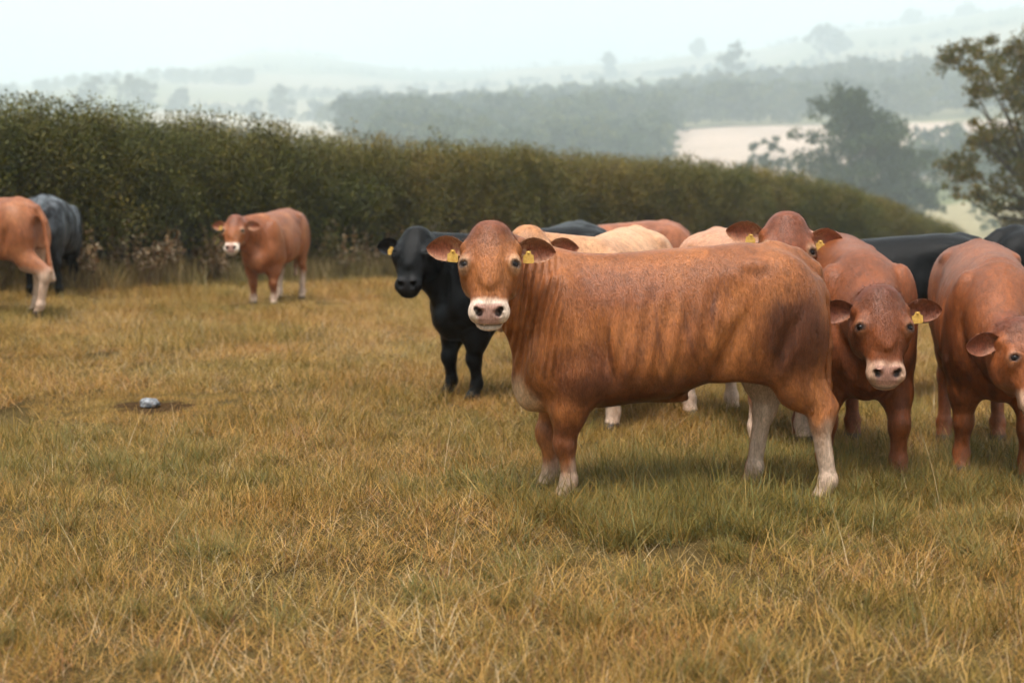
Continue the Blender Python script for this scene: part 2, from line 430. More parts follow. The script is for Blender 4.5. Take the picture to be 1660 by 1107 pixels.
    if fold:
        w = smoothstep(.58, .68, v[:, 0]) * (1 - smoothstep(.90, 1.0, v[:, 0])) * smoothstep(.1, .5, nv[:, 1] * np.sign(fold)) * (1 - onhead) * smoothstep(.60, .75, v[:, 2]) * (1 - .6 * smoothstep(1.12, 1.3, v[:, 2]))
        ph = (v[:, 0] + .16 * (v[:, 2] - 1.0) + .05 * (vnoise(v * V(1, 1, .5), 7, 3) - .5)) * (2 * math.pi / .040)
        v = v + nv * (w * abs(fold) * (np.sin(ph) - .2) * (.1 + 1.3 * vnoise(v * V(1, 1, .3), 12, 5)))[:, None]
    amp = .006 if res < .012 else .004
    rough = fbm(v * V(1, 1, .6), 9, seed, 2) - .5
    v = v + nv * (amp * rough * (1 - .8 * onhead))[:, None]
    # ribs / flank folds
    rb = smoothstep(-.35, -.2, v[:, 0]) * (1 - smoothstep(.3, .42, v[:, 0])) * smoothstep(.55, .7, v[:, 2]) * (1 - smoothstep(1.0, 1.15, v[:, 2])) * smoothstep(.5, .8, np.abs(nv[:, 1]))
    v = v + nv * (rb * .0050 * np.sin((v[:, 0] + .22 * v[:, 2]) * 62 + 3 * vnoise(v, 4, seed)))[:, None]
    nv = vnormals(v, f)
    hoof = v[:, 2] < .075
    # ---------------- coat colour (own markings, and top-light shade painted on the belly)
    base, dark, pale, white = pal['base'], pal['dark'], pal['pale'], pal['white']
    N1 = fbm(v, 5, seed + 14, 3); N2 = fbm(v * V(1, 1, .45), 16, seed + 23, 3); N3 = fbm(v * V(1.6, 1.6, .35), 34, seed + 31, 2)
    C = np.tile(base, (len(v), 1))
    def mix(w, c):
        w = np.clip(w, 0, 1)[:, None]
        return C * (1 - w) + np.asarray(c) * w
    C = mix(.32 * smoothstep(.45, .7, N1), dark)
    C = mix(.35 * smoothstep(.5, .75, 1 - N1), pal['light'])
    C = mix(.5 * smoothstep(.62, .45, v[:, 2] + .12 * (N2 - .5)) * (v[:, 2] > .42) * (np.abs(v[:, 0]) < .5), dark)  # belly and lower flank: dark hide plus painted shade from the top light
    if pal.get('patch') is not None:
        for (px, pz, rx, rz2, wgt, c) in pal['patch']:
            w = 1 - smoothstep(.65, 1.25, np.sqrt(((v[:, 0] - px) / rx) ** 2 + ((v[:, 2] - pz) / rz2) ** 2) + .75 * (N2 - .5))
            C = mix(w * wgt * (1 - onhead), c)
    if pal.get('wet'):
        vr = np.stack([v[:, 0] + .25 * v[:, 2], v[:, 1], v[:, 2] * .22], 1)
        sw = smoothstep(.50, .66, fbm(vr, 19, seed + 41, 3)) * smoothstep(1.02, .62, v[:, 2] + .25 * (N1 - .5)) * (v[:, 2] > .42)
        C = mix(pal['wet'] * sw * (1 - onhead), dark * .7)
    if pal.get('streak'):
        for (x0, z0, x1, z1, wd) in pal['streak']:
            p0 = V(x0, z0); dq = V(x1, z1) - p0; ln = np.linalg.norm(dq)
            vv = v[:, [0, 2]] - p0
            t = np.clip(vv @ dq / ln ** 2, 0, 1)
            dist_ = np.linalg.norm(vv - t[:, None] * dq - np.stack([.03 * np.sin(t * 3.1) + .02 * (N1 - .5), 0 * t], 1), axis=1) + .022 * (N2 - .5)
            C = mix(.62 * (1 - smoothstep(wd * .1, wd * 1.7, dist_)) * smoothstep(.2, .5, nv[:, 1]) * np.sin(np.clip(t, .02, .98) * 3.14), dark * .55)
    if pal.get('roan') is not None:
        w = smoothstep(.36, .66, fbm(v * V(1, 1, .7), 7, 77, 4)) * smoothstep(.45, .8, v[:, 2])
        C = mix(w * .75 * (.4 + .6 * smoothstep(.7, 1.2, v[:, 2])), pal['roan'])
    # legs
    if pal['sock'] > 0:
        top = pal['sock'] + .20 * (N1 - .5)
        front = v[:, 0] > .2
        lim = np.where(front, top - .27, top)
        w = smoothstep(.09, -.07, v[:, 2] - lim + .10 * (N2 - .5))
        w = w * np.clip((np.abs(v[:, 0] + .08) - .38) / .08, 0, 1)
        C = mix(w * pal['sockw'], pal['sockc'])
        C = mix(.55 * w * smoothstep(.48, .72, N2), pal['sockc'] * V(.62, .5, .42))
        if pal['sock'] > .3:  # pale inside of the thighs
            inner = smoothstep(-.05, .5, -nv[:, 1] * np.sign(v[:, 1])) * (v[:, 0] < -.2) * smoothstep(.85, .6, v[:, 2])
            C = mix(.75 * inner, pal['sockc'])
    if pal.get('legdark') is not None:
        C = mix(smoothstep(.5, .36, v[:, 2]) * .9, pal['legdark'])
    # brisket blaze
    if pal['brisket'] > 0:
        w = (1 - smoothstep(.5, 1.1, np.linalg.norm((v - V(.80, .06 * np.sign(v[:, 1]).mean(), .55)) / V(.13, .17, .15), axis=1) + .4 * (N2 - .5)))
        C = mix(w * pal['brisket'], pale)
    # face
    t, y, h = L.T
    fw = (t > -.2) & (t < .6) & (np.abs(y) < .22) & (h > -.32) & (h < .12)
    C = mix(fw * .5 * smoothstep(.24, .02, t) * smoothstep(-.12, -.02, h) * (np.abs(y) < .11) * (.5 + N2), dark)
    C = mix(fw * .7 * smoothstep(.04, -.03, t) * smoothstep(-.2, -.1, h), pal['tuft'])
    er = np.min([np.sqrt(((v - ep) @ a / .056) ** 2 + ((v - ep) @ sd / .045) ** 2 + ((v - ep) @ n / .07) ** 2) for ep, en, sg in eyes], 0) / hs
    C = mix(fw * pal['ring'] * .55 * (1 - smoothstep(.45, 1.15, er + .4 * (N2 - .5))), pale)
    jw = fw * smoothstep(.2, .3, t) * smoothstep(-.08, -.14, h) * smoothstep(-.24, -.19, h) * (np.abs(y) < .12)
    C = mix(.5 * jw * pal['ring'], pale)
    fz = fw & (np.abs(y) < .13) & (h > -.17)
    mz = fz * smoothstep(.392, .445, t + .05 * (N2 - .5) + .03 * (N3 - .5) + .22 * np.abs(y) - .02 + .03 * smoothstep(-.02, -.10, h)) * fw
    C = mix(mz * pal['muzzle'], white)
    nose = fw * smoothstep(.448, .465, t) * smoothstep(-.080, -.070, h) * (1 - smoothstep(.040, .056, np.abs(y) - .25 * np.maximum(h + .05, 0)))
    C = mix(nose * .92, pal['nose'])
    ns = np.minimum(np.sqrt(((t - .498) / .028) ** 2 + ((np.abs(y) - .043) / .017) ** 2 + ((h + .030) / .022) ** 2),
                    np.sqrt(((t - .484) / .018) ** 2 + ((np.abs(y) - .054) / .014) ** 2 + ((h + .018) / .015) ** 2))
    C = mix(fw * (1 - smoothstep(.7, 1.15, ns)), pal['hole'])
    mo = fw * (t > .43) * np.exp(-((h + .093 + 1.0 * y * y + .12 * np.maximum(.53 - t, 0)) / .0065) ** 2)
    C = mix(mo * .85, pal['hole'] * 1.6)
    for ep, en, sg in eyes:
        de = v - ep
        r = np.sqrt(((de @ a) / .021) ** 2 + ((de @ unit(np.cross(en, a))) / .031) ** 2 + ((de @ en) / .05) ** 2) / hs
        C = mix(.9 * (1 - smoothstep(.85, 1.3, r)), pal['hole'])
    C = np.where(hoof[:, None], pal['hoof'], C)
    C = C * (.70 + .60 * N3)[:, None]
    # ---------------- ears (same mesh)
    verts = [v]; faces = [f]; cols = [C]; off = len(v)
    tagspots = []
    for sg, lift, has in ((1, earlift[0], tags[0]), (-1, earlift[1], tags[1])):
        bs = H(.062, sg * .108, -.085)
        de = unit(sd * sg * math.cos(lift) + up * math.sin(lift) - g * .18)
        ac = unit(np.cross(np.cross(de, up), de) + .12 * g); cn = unit(np.cross(de, ac) * sg)
        if cn @ g < 0: cn = -cn
        nu, nw = 16, 13
        U = np.linspace(0, 1, nu); W = np.linspace(-1, 1, nw)
        gu, gw = np.meshgrid(U, W, indexing='ij')
        prof = np.interp(gu, [0, .12, .3, .5, .7, .85, .95, 1], [.28, .48, .82, .98, .86, .60, .33, .03])
        Wd = .068 * hs * prof; Ln = .20 * hs * earl / xs
        cup = .032 * hs * (1 - .55 * gu) * np.minimum(prof * 1.6, 1)
        jag = 1 + .05 * (rng.random(gu.shape) - .5)
        mid_ = bs + de * (gu * Ln)[..., None] + ac * ((gw - .1 * gu) * Wd * jag - .02 * hs * gu ** 2)[..., None] - cn * (cup * (1 - gw ** 2) - .012 * hs)[..., None]
        thick = .011 * hs * (1 - .75 * gw ** 2) * (1 - gu * .7) + .001
        fr = mid_; bk = mid_ - cn * thick[..., None]
        pv = np.concatenate([fr.reshape(-1, 3), bk.reshape(-1, 3)])
        ii = np.arange(nu * nw).reshape(nu, nw)
        qf = np.stack([ii[:-1, :-1], ii[1:, :-1], ii[1:, 1:], ii[:-1, 1:]], -1).reshape(-1, 4)
        qb = qf[:, ::-1] + nu * nw
        rim = np.concatenate([ii[:, 0], ii[-1, 1:], ii[::-1, -1][1:], ii[0, ::-1][1:]])
        qr = np.stack([rim[:-1], rim[1:], rim[1:] + nu * nw, rim[:-1] + nu * nw], 1)
        if sg > 0: qf, qb = qf, qb
        verts.append(pv); faces.append(np.concatenate([qf, qb, qr]) + off); off += len(pv)
        inn = pal['earin'][None] * (.8 + .5 * rng.random((nu * nw, 1)))
        wr = ((np.abs(gw) ** 3) * .55 + .5 * np.exp(-((gu - .25) / .2) ** 2) * (rng.random(gu.shape) > .5)).clip(0, 1).reshape(-1, 1)
        inn = inn * (1 - wr) + pal['earhair'] * wr
        cols.append(np.concatenate([inn, np.tile(pal['earback'], (nu * nw, 1))]))
        tagspots.append((bs + de * .075 * hs - ac * .030 * hs + cn * .012, de, ac, cn, has))
    vv = np.concatenate(verts); ff = np.concatenate(faces); cl = np.concatenate(cols)
    root = bpy.data.objects.new(name, None); link(root)
    root.empty_display_size = .2
    root.location = loc; root.rotation_euler = (0, 0, rz); root.scale = (scale * xs, scale, scale)
    tagp(root, label, 'cow', group)
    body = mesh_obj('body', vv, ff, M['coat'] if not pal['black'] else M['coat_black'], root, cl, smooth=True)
    # ---------------- eyes
    for ep, en, sg in eyes:
        bm = bmesh.new(); bmesh.ops.create_uvsphere(bm, u_segments=16, v_segments=10, radius=.0245 * hs)
        o = bm_obj('eye', bm, M['eye'], root); o.location = ep - en * .0208 * hs
        for p in o.data.polygons: p.use_smooth = True
    # ---------------- ear tags
    for p, de, ac, cn, has in tagspots:
        if not has: continue
        sgn = 1
        sh = np.array([(-.010, .020), (.010, .020), (.014, .006), (.026, .000), (.028, -.030), (.022, -.036), (-.022, -.036), (-.028, -.030), (-.026, 0), (-.014, .006)]) * 1.05
        R_ = np.stack([unit(.9 * de + .15 * cn), -0 * ac + unit(ac + .05 * de), cn])
        R_[1] = unit(V(0, 0, 1) * .8 + ac * .4); R_[2] = unit(np.cross(R_[0], R_[1])); R_[2] *= 1 if R_[2] @ cn > 0 else -1
        bm = bmesh.new(); rings = []
        for zo in (.002, -.002):
            rings.append([bm.verts.new(p + R_[0] * x + R_[1] * (y_2 - .004) + R_[2] * (zo + .004)) for x, y_2 in sh])
        bm.faces.new(rings[0]); bm.faces.new(rings[1][::-1])
        for i in range(len(sh)):
            j = (i + 1) % len(sh); bm.faces.new([rings[0][j], rings[0][i], rings[1][i], rings[1][j]])
        bt2 = bmesh.ops.create_uvsphere(bm, u_segments=8, v_segments=6, radius=.009)['verts']
        for q in bt2: q.co = Vector(p + R_[1] * .010 + R_[2] * .006) + q.co * .8
        bm_obj('ear_tag', bm, M['tag'], root)
    # ---------------- short coat hair
    if hairs:
        quads = np.concatenate(faces)
        e1 = vv[quads[:, 2]] - vv[quads[:, 0]]; e2 = vv[quads[:, 3]] - vv[quads[:, 1]]
        ar = np.linalg.norm(np.cross(e1, e2), axis=1)
        pick = rng.choice(len(quads), hairs, p=ar / ar.sum())
        w = rng.dirichlet((1, 1, 1, 1), hairs)
        Q = quads[pick]
        pos = (vv[Q] * w[..., None]).sum(1); cc_ = (cl[Q] * w[..., None]).sum(1)
        an = vnormals(vv, quads); nr = an[Q].mean(1); nr /= np.linalg.norm(nr, axis=1)[:, None] + 1e-9
        Lh = (pos - P) @ RH.T / hv3
        hdm = (smoothstep(-.28, -.2, Lh[:, 2]) * (np.abs(Lh[:, 1]) < .2) * (Lh[:, 0] > -.1) * (Lh[:, 0] < .57))
        flow = np.tile(V(-.55, 0, -.8), (hairs, 1)); flow[pos[:, 2] < .55] = (0, 0, -1)
        flow[nr[:, 2] > .75] = (-1, 0, 0)
        flow = flow * (1 - hdm)[:, None] + a * hdm[:, None]
        swirl = (fbm(pos, 4, seed + 5, 2) - .5)[:, None] * 1.6
        flow = flow + np.cross(nr, flow) * swirl + rng.normal(0, .22, flow.shape) * (1 + 1.6 * hdm * (Lh[:, 0] < .04))[:, None]
        flow -= nr * (flow * nr).sum(1)[:, None]; flow /= np.linalg.norm(flow, axis=1)[:, None] + 1e-9
        muz = hdm * (Lh[:, 0] > .40)
        earm = (Q[:, 0] >= len(v))
        ln = rng.uniform(.008, .018, hairs) * (1 - .75 * muz) * np.where(earm, .9, 1)
        tuft = hdm * (Lh[:, 0] < .03); ln *= 1 + .6 * tuft
        liftv = rng.uniform(.10, .38, hairs) + rng.uniform(0, .6, hairs) * tuft + .3 * earm
        tip = pos + (flow + nr * liftv[:, None]) * ln[:, None]
        sdv = np.cross(flow, nr) * (rng.uniform(.0008, .0016, hairs) * (1 if hairs > 60000 else 1.5) * (1 - .5 * tuft))[:, None]
        hv = np.stack([pos - sdv - nr * .001, pos + sdv - nr * .001, tip], 1).reshape(-1, 3)
        hf = np.arange(hairs * 3).reshape(-1, 3)
        hc = np.repeat(cc_ * rng.uniform(.78, 1.25, (hairs, 1)), 3, 0)
        keep = np.repeat((pos[:, 2] > .06), 3)
        o = mesh_obj('coat_hair', hv, hf, M['hair'] if not pal['black'] else M['coat_black'], root, hc, smooth=True)
        o['kind'] = 'stuff'
        nn_ = np.repeat(nr + .25 * flow, 3, 0); nn_ /= np.linalg.norm(nn_, axis=1)[:, None]
        o.data.normals_split_custom_set_from_vertices(nn_.tolist())
    return root
PAL = dict(base=col(158, 98, 62), dark=col(98, 52, 34), light=col(186, 124, 82), pale=col(214, 178, 142), white=col(232, 214, 196),
           tuft=col(128, 70, 44), nose=col(168, 124, 110), hole=col(34, 22, 20), hoof=col(70, 55, 45), earin=col(136, 74, 50), earhair=col(196, 150, 112),
           earback=col(140, 84, 54), ring=.8, muzzle=.95, sock=.0, sockc=col(204, 176, 154), sockw=.9, brisket=0, black=False)
# ------------------------------------------------------------------- terrain
DK = np.array([0, 60, 100, 150, 220, 270, 340, 420, 500, 600, 800, 1000, 1300, 1600, 2600, 6000.])
UK = np.array([-600, 0, 250, 450, 700, 1000, 1200, 1400, 1660, 2300.])
ZK = np.array([
    [-3] * 10, [-3] * 10,
    [-1, -1, -1, -1.5, -2, -3, -3.2, -3.2, -3.2, -3],
    [2, 2, 2, 1.5, 1, 0, 0, 0, 0, 1],
    [7, 7, 7, 6, 5, 4, 3.5, 3.5, 3.5, 4],
    [11, 11, 10.5, 10, 9.5, 9, 8.8, 8.8, 8.8, 9],
    [16, 16, 16, 15.5, 16, 17, 18.5, 18.5, 19, 19],
    [22, 22, 22, 21, 22, 24, 26, 27, 28, 28],
    [30, 30, 29, 28, 30, 33, 37, 40, 42, 43],
    [38, 38, 37, 34, 35, 37, 41, 45, 48, 49],
    [55, 56, 60, 58, 60, 66, 69, 74, 80, 82],
    [68, 70, 82, 84, 80, 86, 92, 102, 112, 115],
    [88, 96, 112, 122, 114, 125, 136, 152, 166, 170],
    [112, 122, 140, 164, 146, 152, 160, 170, 182, 186],
    [90, 100, 115, 130, 125, 130, 140, 150, 160, 160], [60] * 10])
FS = 2.3      # the far country starts at 60 m and is laid out to this scale
DK[2:] *= FS; ZK[2:] = EYE + (ZK[2:] - EYE) * FS
def interp2(d, u):
    i = np.clip(np.searchsorted(DK, d) - 1, 0, len(DK) - 2); j = np.clip(np.searchsorted(UK, u) - 1, 0, len(UK) - 2)
    fd = np.clip((d - DK[i]) / (DK[i + 1] - DK[i]), 0, 1); fu = np.clip((u - UK[j]) / (UK[j + 1] - UK[j]), 0, 1); fu = fu * fu * (3 - 2 * fu)
    return (ZK[i, j] * (1 - fu) + ZK[i, j + 1] * fu) * (1 - fd) + (ZK[i + 1, j] * (1 - fu) + ZK[i + 1, j + 1] * fu) * fd
def gz(x, y, micro=True):
    x = np.atleast_1d(np.asarray(x, float)); y = np.atleast_1d(np.asarray(y, float))
    d = np.hypot(x, y)
    near = .045 * np.clip(-x, 0, 14) * smoothstep(6, 18, y) - .0035 * np.clip(.5 * x + .87 * y - 34, 0, 40) ** 2
    u = 830 + F_PX * np.tan(np.clip(np.arctan2(x, y), -1.0, 1.0))
    far = interp2(d, u)
    p2 = np.stack([x, y, 0 * x], 1)
    z = near + (far - near) * smoothstep(60, 190, d)
    if micro:
        z = z + (.07 * (fbm(p2, .7, 4, 2) - .5)) * (1 - smoothstep(30, 60, d)) + 4.0 * (fbm(p2, .006, 8, 2) - .5) * smoothstep(800, 1400, d)
    return z
def px(u, v=None, d=None):
    """ground point seen at photograph pixel (u, v), or the point at distance d on column u"""
    if d is None: d = EYE * F_PX / (v - HOR)
    x = (u - 830) / F_PX * d
    return V(x, d, float(gz(x, d)[0]))

rr = np.concatenate([np.arange(.4, 40, .35), np.geomspace(40, 5100, 150)])
th = np.concatenate([np.linspace(-math.pi, -.62, 50)[:-1], np.linspace(-.62, .62, 240), np.linspace(.62, math.pi, 50)[1:]])
RR, TT = np.meshgrid(rr, th, indexing='ij')
gx, gy = (RR * np.sin(TT)).ravel(), (RR * np.cos(TT)).ravel()
gzv = gz(gx, gy)
gi = np.arange(RR.size).reshape(RR.shape)
gf = np.stack([gi[:-1, :-1], gi[:-1, 1:], gi[1:, 1:], gi[1:, :-1]], -1).reshape(-1, 4)
# field colours: a patchwork of stubble and pasture
rng = np.random.default_rng(5)
nsd = 230
sa, sdist = rng.uniform(-1.2, 1.2, nsd), rng.uniform(400, 5000, nsd)
sxy = np.stack([sdist * np.sin(sa), sdist * np.cos(sa)], 1)
pal_f = np.array([(.40, .34, .20), (.30, .27, .14), (.19, .20, .09), (.14, .16, .07), (.36, .31, .20), (.24, .23, .11)])
fc = pal_f[rng.integers(0, 6, nsd)]
D1 = ((gx[:, None] - sxy[None, :, 0]) ** 2 + (gy[:, None] - sxy[None, :, 1]) ** 2).argmin(1)
gc = fc[D1] * .72
U_ = 830 + F_PX * gx / np.maximum(gy, 1e-3); Dg = np.hypot(gx, gy)
gc[(U_ > 1060) & (U_ < 1640) & (Dg > 232 * FS) & (Dg < 352 * FS) & (gy > 0)] = (.44, .34, .27)
gc[(U_ > 240) & (U_ < 800) & (Dg > 380 * FS) & (Dg < 640 * FS) & (gy > 0)] = (.42, .36, .27)
nearw = 1 - smoothstep(70, 340, Dg)
gc = gc * (1 - nearw[:, None]) + V(.30, .27, .10) * nearw[:, None]
nearw = 1 - smoothstep(38, 58, Dg)
gc = gc * (1 - nearw[:, None]) + V(.10, .068, .026) * nearw[:, None]
k = Nodes('ground')
at = k.n('ShaderNodeAttribute', _attribute_name='col'); ge = k.n('ShaderNodeNewGeometry')
f1 = k.noise(ge.outputs['Position'], 1.3, 4, .6); f2 = k.noise(ge.outputs['Position'], 38, 4, .7); f3 = k.noise(ge.outputs['Position'], .02, 4, .6)
c = k.mixc(1, at.outputs['Color'], k.ramp(f1, [(.3, .75), (.7, 1.2)]), 'MULTIPLY')
c = k.mixc(1, c, k.ramp(f2, [(.3, .6), (.7, 1.35)]), 'MULTIPLY'); c = k.mixc(1, c, k.ramp(f3, [(.3, .85), (.7, 1.12)]), 'MULTIPLY')
b = k.n('ShaderNodeBsdfPrincipled', Roughness=.9); b.inputs['Specular IOR Level'].default_value = .0
bp = k.n('ShaderNodeBump', Strength=.6, Distance=.03); k.l(f2, bp.inputs['Height']); k.l(bp.outputs[0], b.inputs['Normal'])
k.l(c, b.inputs['Base Color']); k.l(b.outputs[0], k.out.inputs[0])
o = mesh_obj('ground', np.stack([gx, gy, gzv], 1), gf, M['ground'], None, gc, smooth=True); o['kind'] = 'structure'

# ---------------------------------------------------------------- leaf, bark
def leaf_material(name, tint, trans, spread=(.7, 1.3), noise_scale=2.2, alt=(1, 1, 1), rough=.55, alt2=None):
    k = Nodes(name)
    at = k.n('ShaderNodeAttribute', _attribute_name='col'); ge = k.n('ShaderNodeNewGeometry')
    f1 = k.noise(ge.outputs['Position'], noise_scale, 4, .6)
    c = k.mixc(1, at.outputs['Color'], tint, 'MULTIPLY')
    c2 = k.mixc(1, c, alt, 'MULTIPLY')
    c = k.mixc(k.ramp(f1, [(.38, 0), (.62, 1)]), c, c2)
    if alt2:
        f2 = k.noise(ge.outputs['Position'], noise_scale * .23, 3, .55)
        c = k.mixc(k.ramp(f2, [(.40, 0), (.62, 1)]), c, k.mixc(1, c, alt2, 'MULTIPLY'))
    d = k.n('ShaderNodeBsdfPrincipled', Roughness=rough); d.inputs['Specular IOR Level'].default_value = .25
    t = k.n('ShaderNodeBsdfTranslucent'); m = k.n('ShaderNodeMixShader', Fac=trans)
    k.l(c, d.inputs['Base Color']); k.l(c, t.inputs['Color'])
    k.l(d.outputs[0], m.inputs[1]); k.l(t.outputs[0], m.inputs[2]); k.l(m.outputs[0], k.out.inputs[0])
leaf_material('grass', (1, 1, 1), .30, noise_scale=2.6, alt=(.82, .84, .74), alt2=(1.10, .95, .92))
leaf_material('hedge_leaf', (1, 1, 1), .25, noise_scale=1.2, alt=(1.2, 1.0, .8), alt2=(.66, .80, .72))
leaf_material('tree_leaf', (1, 1, 1), .25, noise_scale=.7, alt=(1.2, 1.0, .75))
leaf_material('far_leaf', (1, 1, 1), .15, noise_scale=.06, alt=(.8, .9, .8))
k = Nodes('bark'); ge = k.n('ShaderNodeNewGeometry'); f1 = k.noise(ge.outputs['Position'], 6, 4, .7)
b = k.n('ShaderNodeBsdfPrincipled', Roughness=.9); k.l(k.ramp(f1, [(.3, (.035, .027, .02)), (.7, (.10, .08, .06))]), b.inputs['Base Color']); k.l(b.outputs[0], k.out.inputs[0])

def scatter(name, pts, rot, scl, idx, protos, parent=None):
    """instances of prototype meshes on computed points (uncountable vegetation only)"""
    me = bpy.data.meshes.new(name); me.vertices.add(len(pts)); me.vertices.foreach_set('co', np.asarray(pts, np.float32).ravel())
    a = me.attributes.new('rot', 'FLOAT_VECTOR', 'POINT'); a.data.foreach_set('vector', np.asarray(rot, np.float32).ravel())
    a = me.attributes.new('scl', 'FLOAT_VECTOR', 'POINT'); a.data.foreach_set('vector', np.asarray(scl, np.float32).ravel())
    a = me.attributes.new('idx', 'INT', 'POINT'); a.data.foreach_set('value', np.asarray(idx, np.int32).ravel())
    o = bpy.data.objects.new(name, me); link(o); o.parent = parent
    cl = bpy.data.collections.new(name + '_sprigs')
    for i, m in enumerate(protos):
        cl.objects.link(bpy.data.objects.new('%s_%02d' % (name, i), m))
    ng = bpy.data.node_groups.new(name, 'GeometryNodeTree')
    ng.interface.new_socket('Geometry', in_out='INPUT', socket_type='NodeSocketGeometry'); ng.interface.new_socket('Geometry', in_out='OUTPUT', socket_type='NodeSocketGeometry')
    gi = ng.nodes.new('NodeGroupInput'); go = ng.nodes.new('NodeGroupOutput'); ip = ng.nodes.new('GeometryNodeInstanceOnPoints')
    ci = ng.nodes.new('GeometryNodeCollectionInfo'); ci.inputs['Collection'].default_value = cl
    ci.inputs['Separate Children'].default_value = True; ci.inputs['Reset Children'].default_value = True
    def na(nm, ty):
        x = ng.nodes.new('GeometryNodeInputNamedAttribute'); x.data_type = ty; x.inputs['Name'].default_value = nm
        return x.outputs['Attribute']
    ng.links.new(gi.outputs[0], ip.inputs['Points']); ng.links.new(ci.outputs[0], ip.inputs['Instance'])
    ip.inputs['Pick Instance'].default_value = True
    er = ng.nodes.new('FunctionNodeEulerToRotation'); ng.links.new(na('rot', 'FLOAT_VECTOR'), er.inputs[0])
    ng.links.new(na('idx', 'INT'), ip.inputs['Instance Index']); ng.links.new(er.outputs[0], ip.inputs['Rotation']); ng.links.new(na('scl', 'FLOAT_VECTOR'), ip.inputs['Scale'])
    ng.links.new(ip.outputs[0], go.inputs[0])
    md = o.modifiers.new('scatter', 'NODES'); md.node_group = ng
    o['kind'] = 'stuff'
    return o

def blades(rng, n, rad, L, W, lean, bend, pal, seg=3, droop=.0):
    """tuft of n curved tapering blades -> verts, quads, colours"""
    L = rng.uniform(*L, n); W = rng.uniform(*W, n); az = rng.uniform(0, 2 * math.pi, n)
    r = rad * np.sqrt(rng.random(n)); ba = rng.uniform(0, 2 * math.pi, n)
    base = np.stack([r * np.cos(ba), r * np.sin(ba), np.full(n, -.03)], 1)
    if rad > .3:
        k3 = np.stack([base[:, 0], base[:, 1], np.full(n, rng.random() * 50)], 1)
        az = vnoise(k3, 5.5, 3) * 12.6 + rng.normal(0, 1.3, n); L = L * (.50 + .95 * vnoise(k3, 8, 6) ** 1.3)
    th0 = rng.uniform(*lean, n); dth = rng.uniform(*bend, n)
    hd = np.stack([np.cos(az), np.sin(az), 0 * az], 1); sd = np.stack([-np.sin(az), np.cos(az), 0 * az], 1)
    tw = rng.normal(0, .35, n)
    pts = [base]; p = base.copy()
    for s in range(seg):
        th = th0 + dth * (s + .5) / seg
        p = p + (L / seg)[:, None] * (hd * np.sin(th)[:, None] + V(0, 0, 1) * np.cos(th)[:, None]) + sd * (tw * L / seg * .5)[:, None]
        pts.append(p)
    vs = []; 
    for s in range(seg + 1):
        wd = W * (1 - (s / seg) ** 1.6 * .92) * .5
        vs += [pts[s] - sd * wd[:, None], pts[s] + sd * wd[:, None]]
    v = np.stack(vs, 1).reshape(-1, 3); m = 2 * (seg + 1)
    q = np.concatenate([np.stack([np.arange(n) * m + 2 * s, np.arange(n) * m + 2 * s + 1, np.arange(n) * m + 2 * s + 3, np.arange(n) * m + 2 * s + 2], 1) for s in range(seg)])
    c = np.asarray(pal)[rng.integers(0, len(pal), n)] * rng.uniform(.75, 1.25, (n, 1))
    return v, q, np.repeat(c, m, 0)
def join(parts):
    v, f, c, o = [], [], [], 0
    for a, b_, d in parts: v.append(a); f.append(b_ + o); c.append(d); o += len(a)
    return np.concatenate(v), np.concatenate(f), np.concatenate(c)

# --------------------------------------------------------------------- grass
DRY = [(.50, .30, .080), (.42, .24, .062), (.57, .365, .12), (.35, .185, .05), (.46, .285, .072)]
OLV = [(.25, .172, .035), (.195, .142, .03), (.305, .21, .045), (.135, .106, .026)]
STR = [(.60, .45, .26), (.52, .385, .20), (.68, .54, .34)]
BRN = [(.26, .125, .055), (.19, .09, .042)]
GRN = [(.16, .165, .05), (.13, .14, .045), (.20, .20, .07)]
rng = np.random.default_rng(21)
gp = []
def gmesh(nm, parts):
    t = join(parts); return mesh_data(nm, t[0], t[1], M['grass'], t[2])
for i in range(5):      # 0-4 mixed sward, wide patches
    gp.append(gmesh('sward', [blades(rng, 600, .42, (.08, .20), (.0024, .0042), (.1, .9), (.3, 1.5), DRY), blades(rng, 400, .42, (.07, .18), (.0026, .0046), (.0, .7), (.2, 1.3), OLV),
        blades(rng, 220, .42, (.07, .17), (.0026, .0045), (.4, 1.4), (.0, .9), BRN), blades(rng, 130, .42, (.10, .24), (.0015, .0028), (.5, 1.5), (.0, 1.0), STR, 4)]))
for i in range(3):      # 5-7 greener sward
    gp.append(gmesh('sward', [blades(rng, 640, .40, (.09, .23), (.0024, .0044), (.0, .7), (.2, 1.5), OLV), blades(rng, 60, .40, (.07, .17), (.003, .005), (.0, .7), (.2, 1.3), GRN),
        blades(rng, 420, .40, (.09, .21), (.0026, .0044), (.1, .8), (.3, 1.4), DRY), blades(rng, 50, .40, (.09, .2), (.0015, .0026), (.3, 1.3), (.2, 1.2), STR, 4)]))
for i in range(3):      # 8-10 bleached thatch
    gp.append(gmesh('sward', [blades(rng, 640, .42, (.08, .20), (.0022, .0042), (.4, 1.3), (.0, .9), DRY), blades(rng, 190, .42, (.09, .22), (.0016, .0028), (.6, 1.45), (-.2, .6), STR, 4),
        blades(rng, 140, .42, (.05, .13), (.003, .005), (.3, 1.3), (.2, .9), BRN), blades(rng, 200, .42, (.07, .15), (.0026, .0046), (.0, .7), (.2, 1.3), OLV)]))
for i in range(4):      # 11-14 a few long bent straws
    gp.append(gmesh('straw', [blades(rng, 9, .35, (.16, .40), (.002, .0036), (.2, 1.35), (.1, 1.3), STR, 6)]))
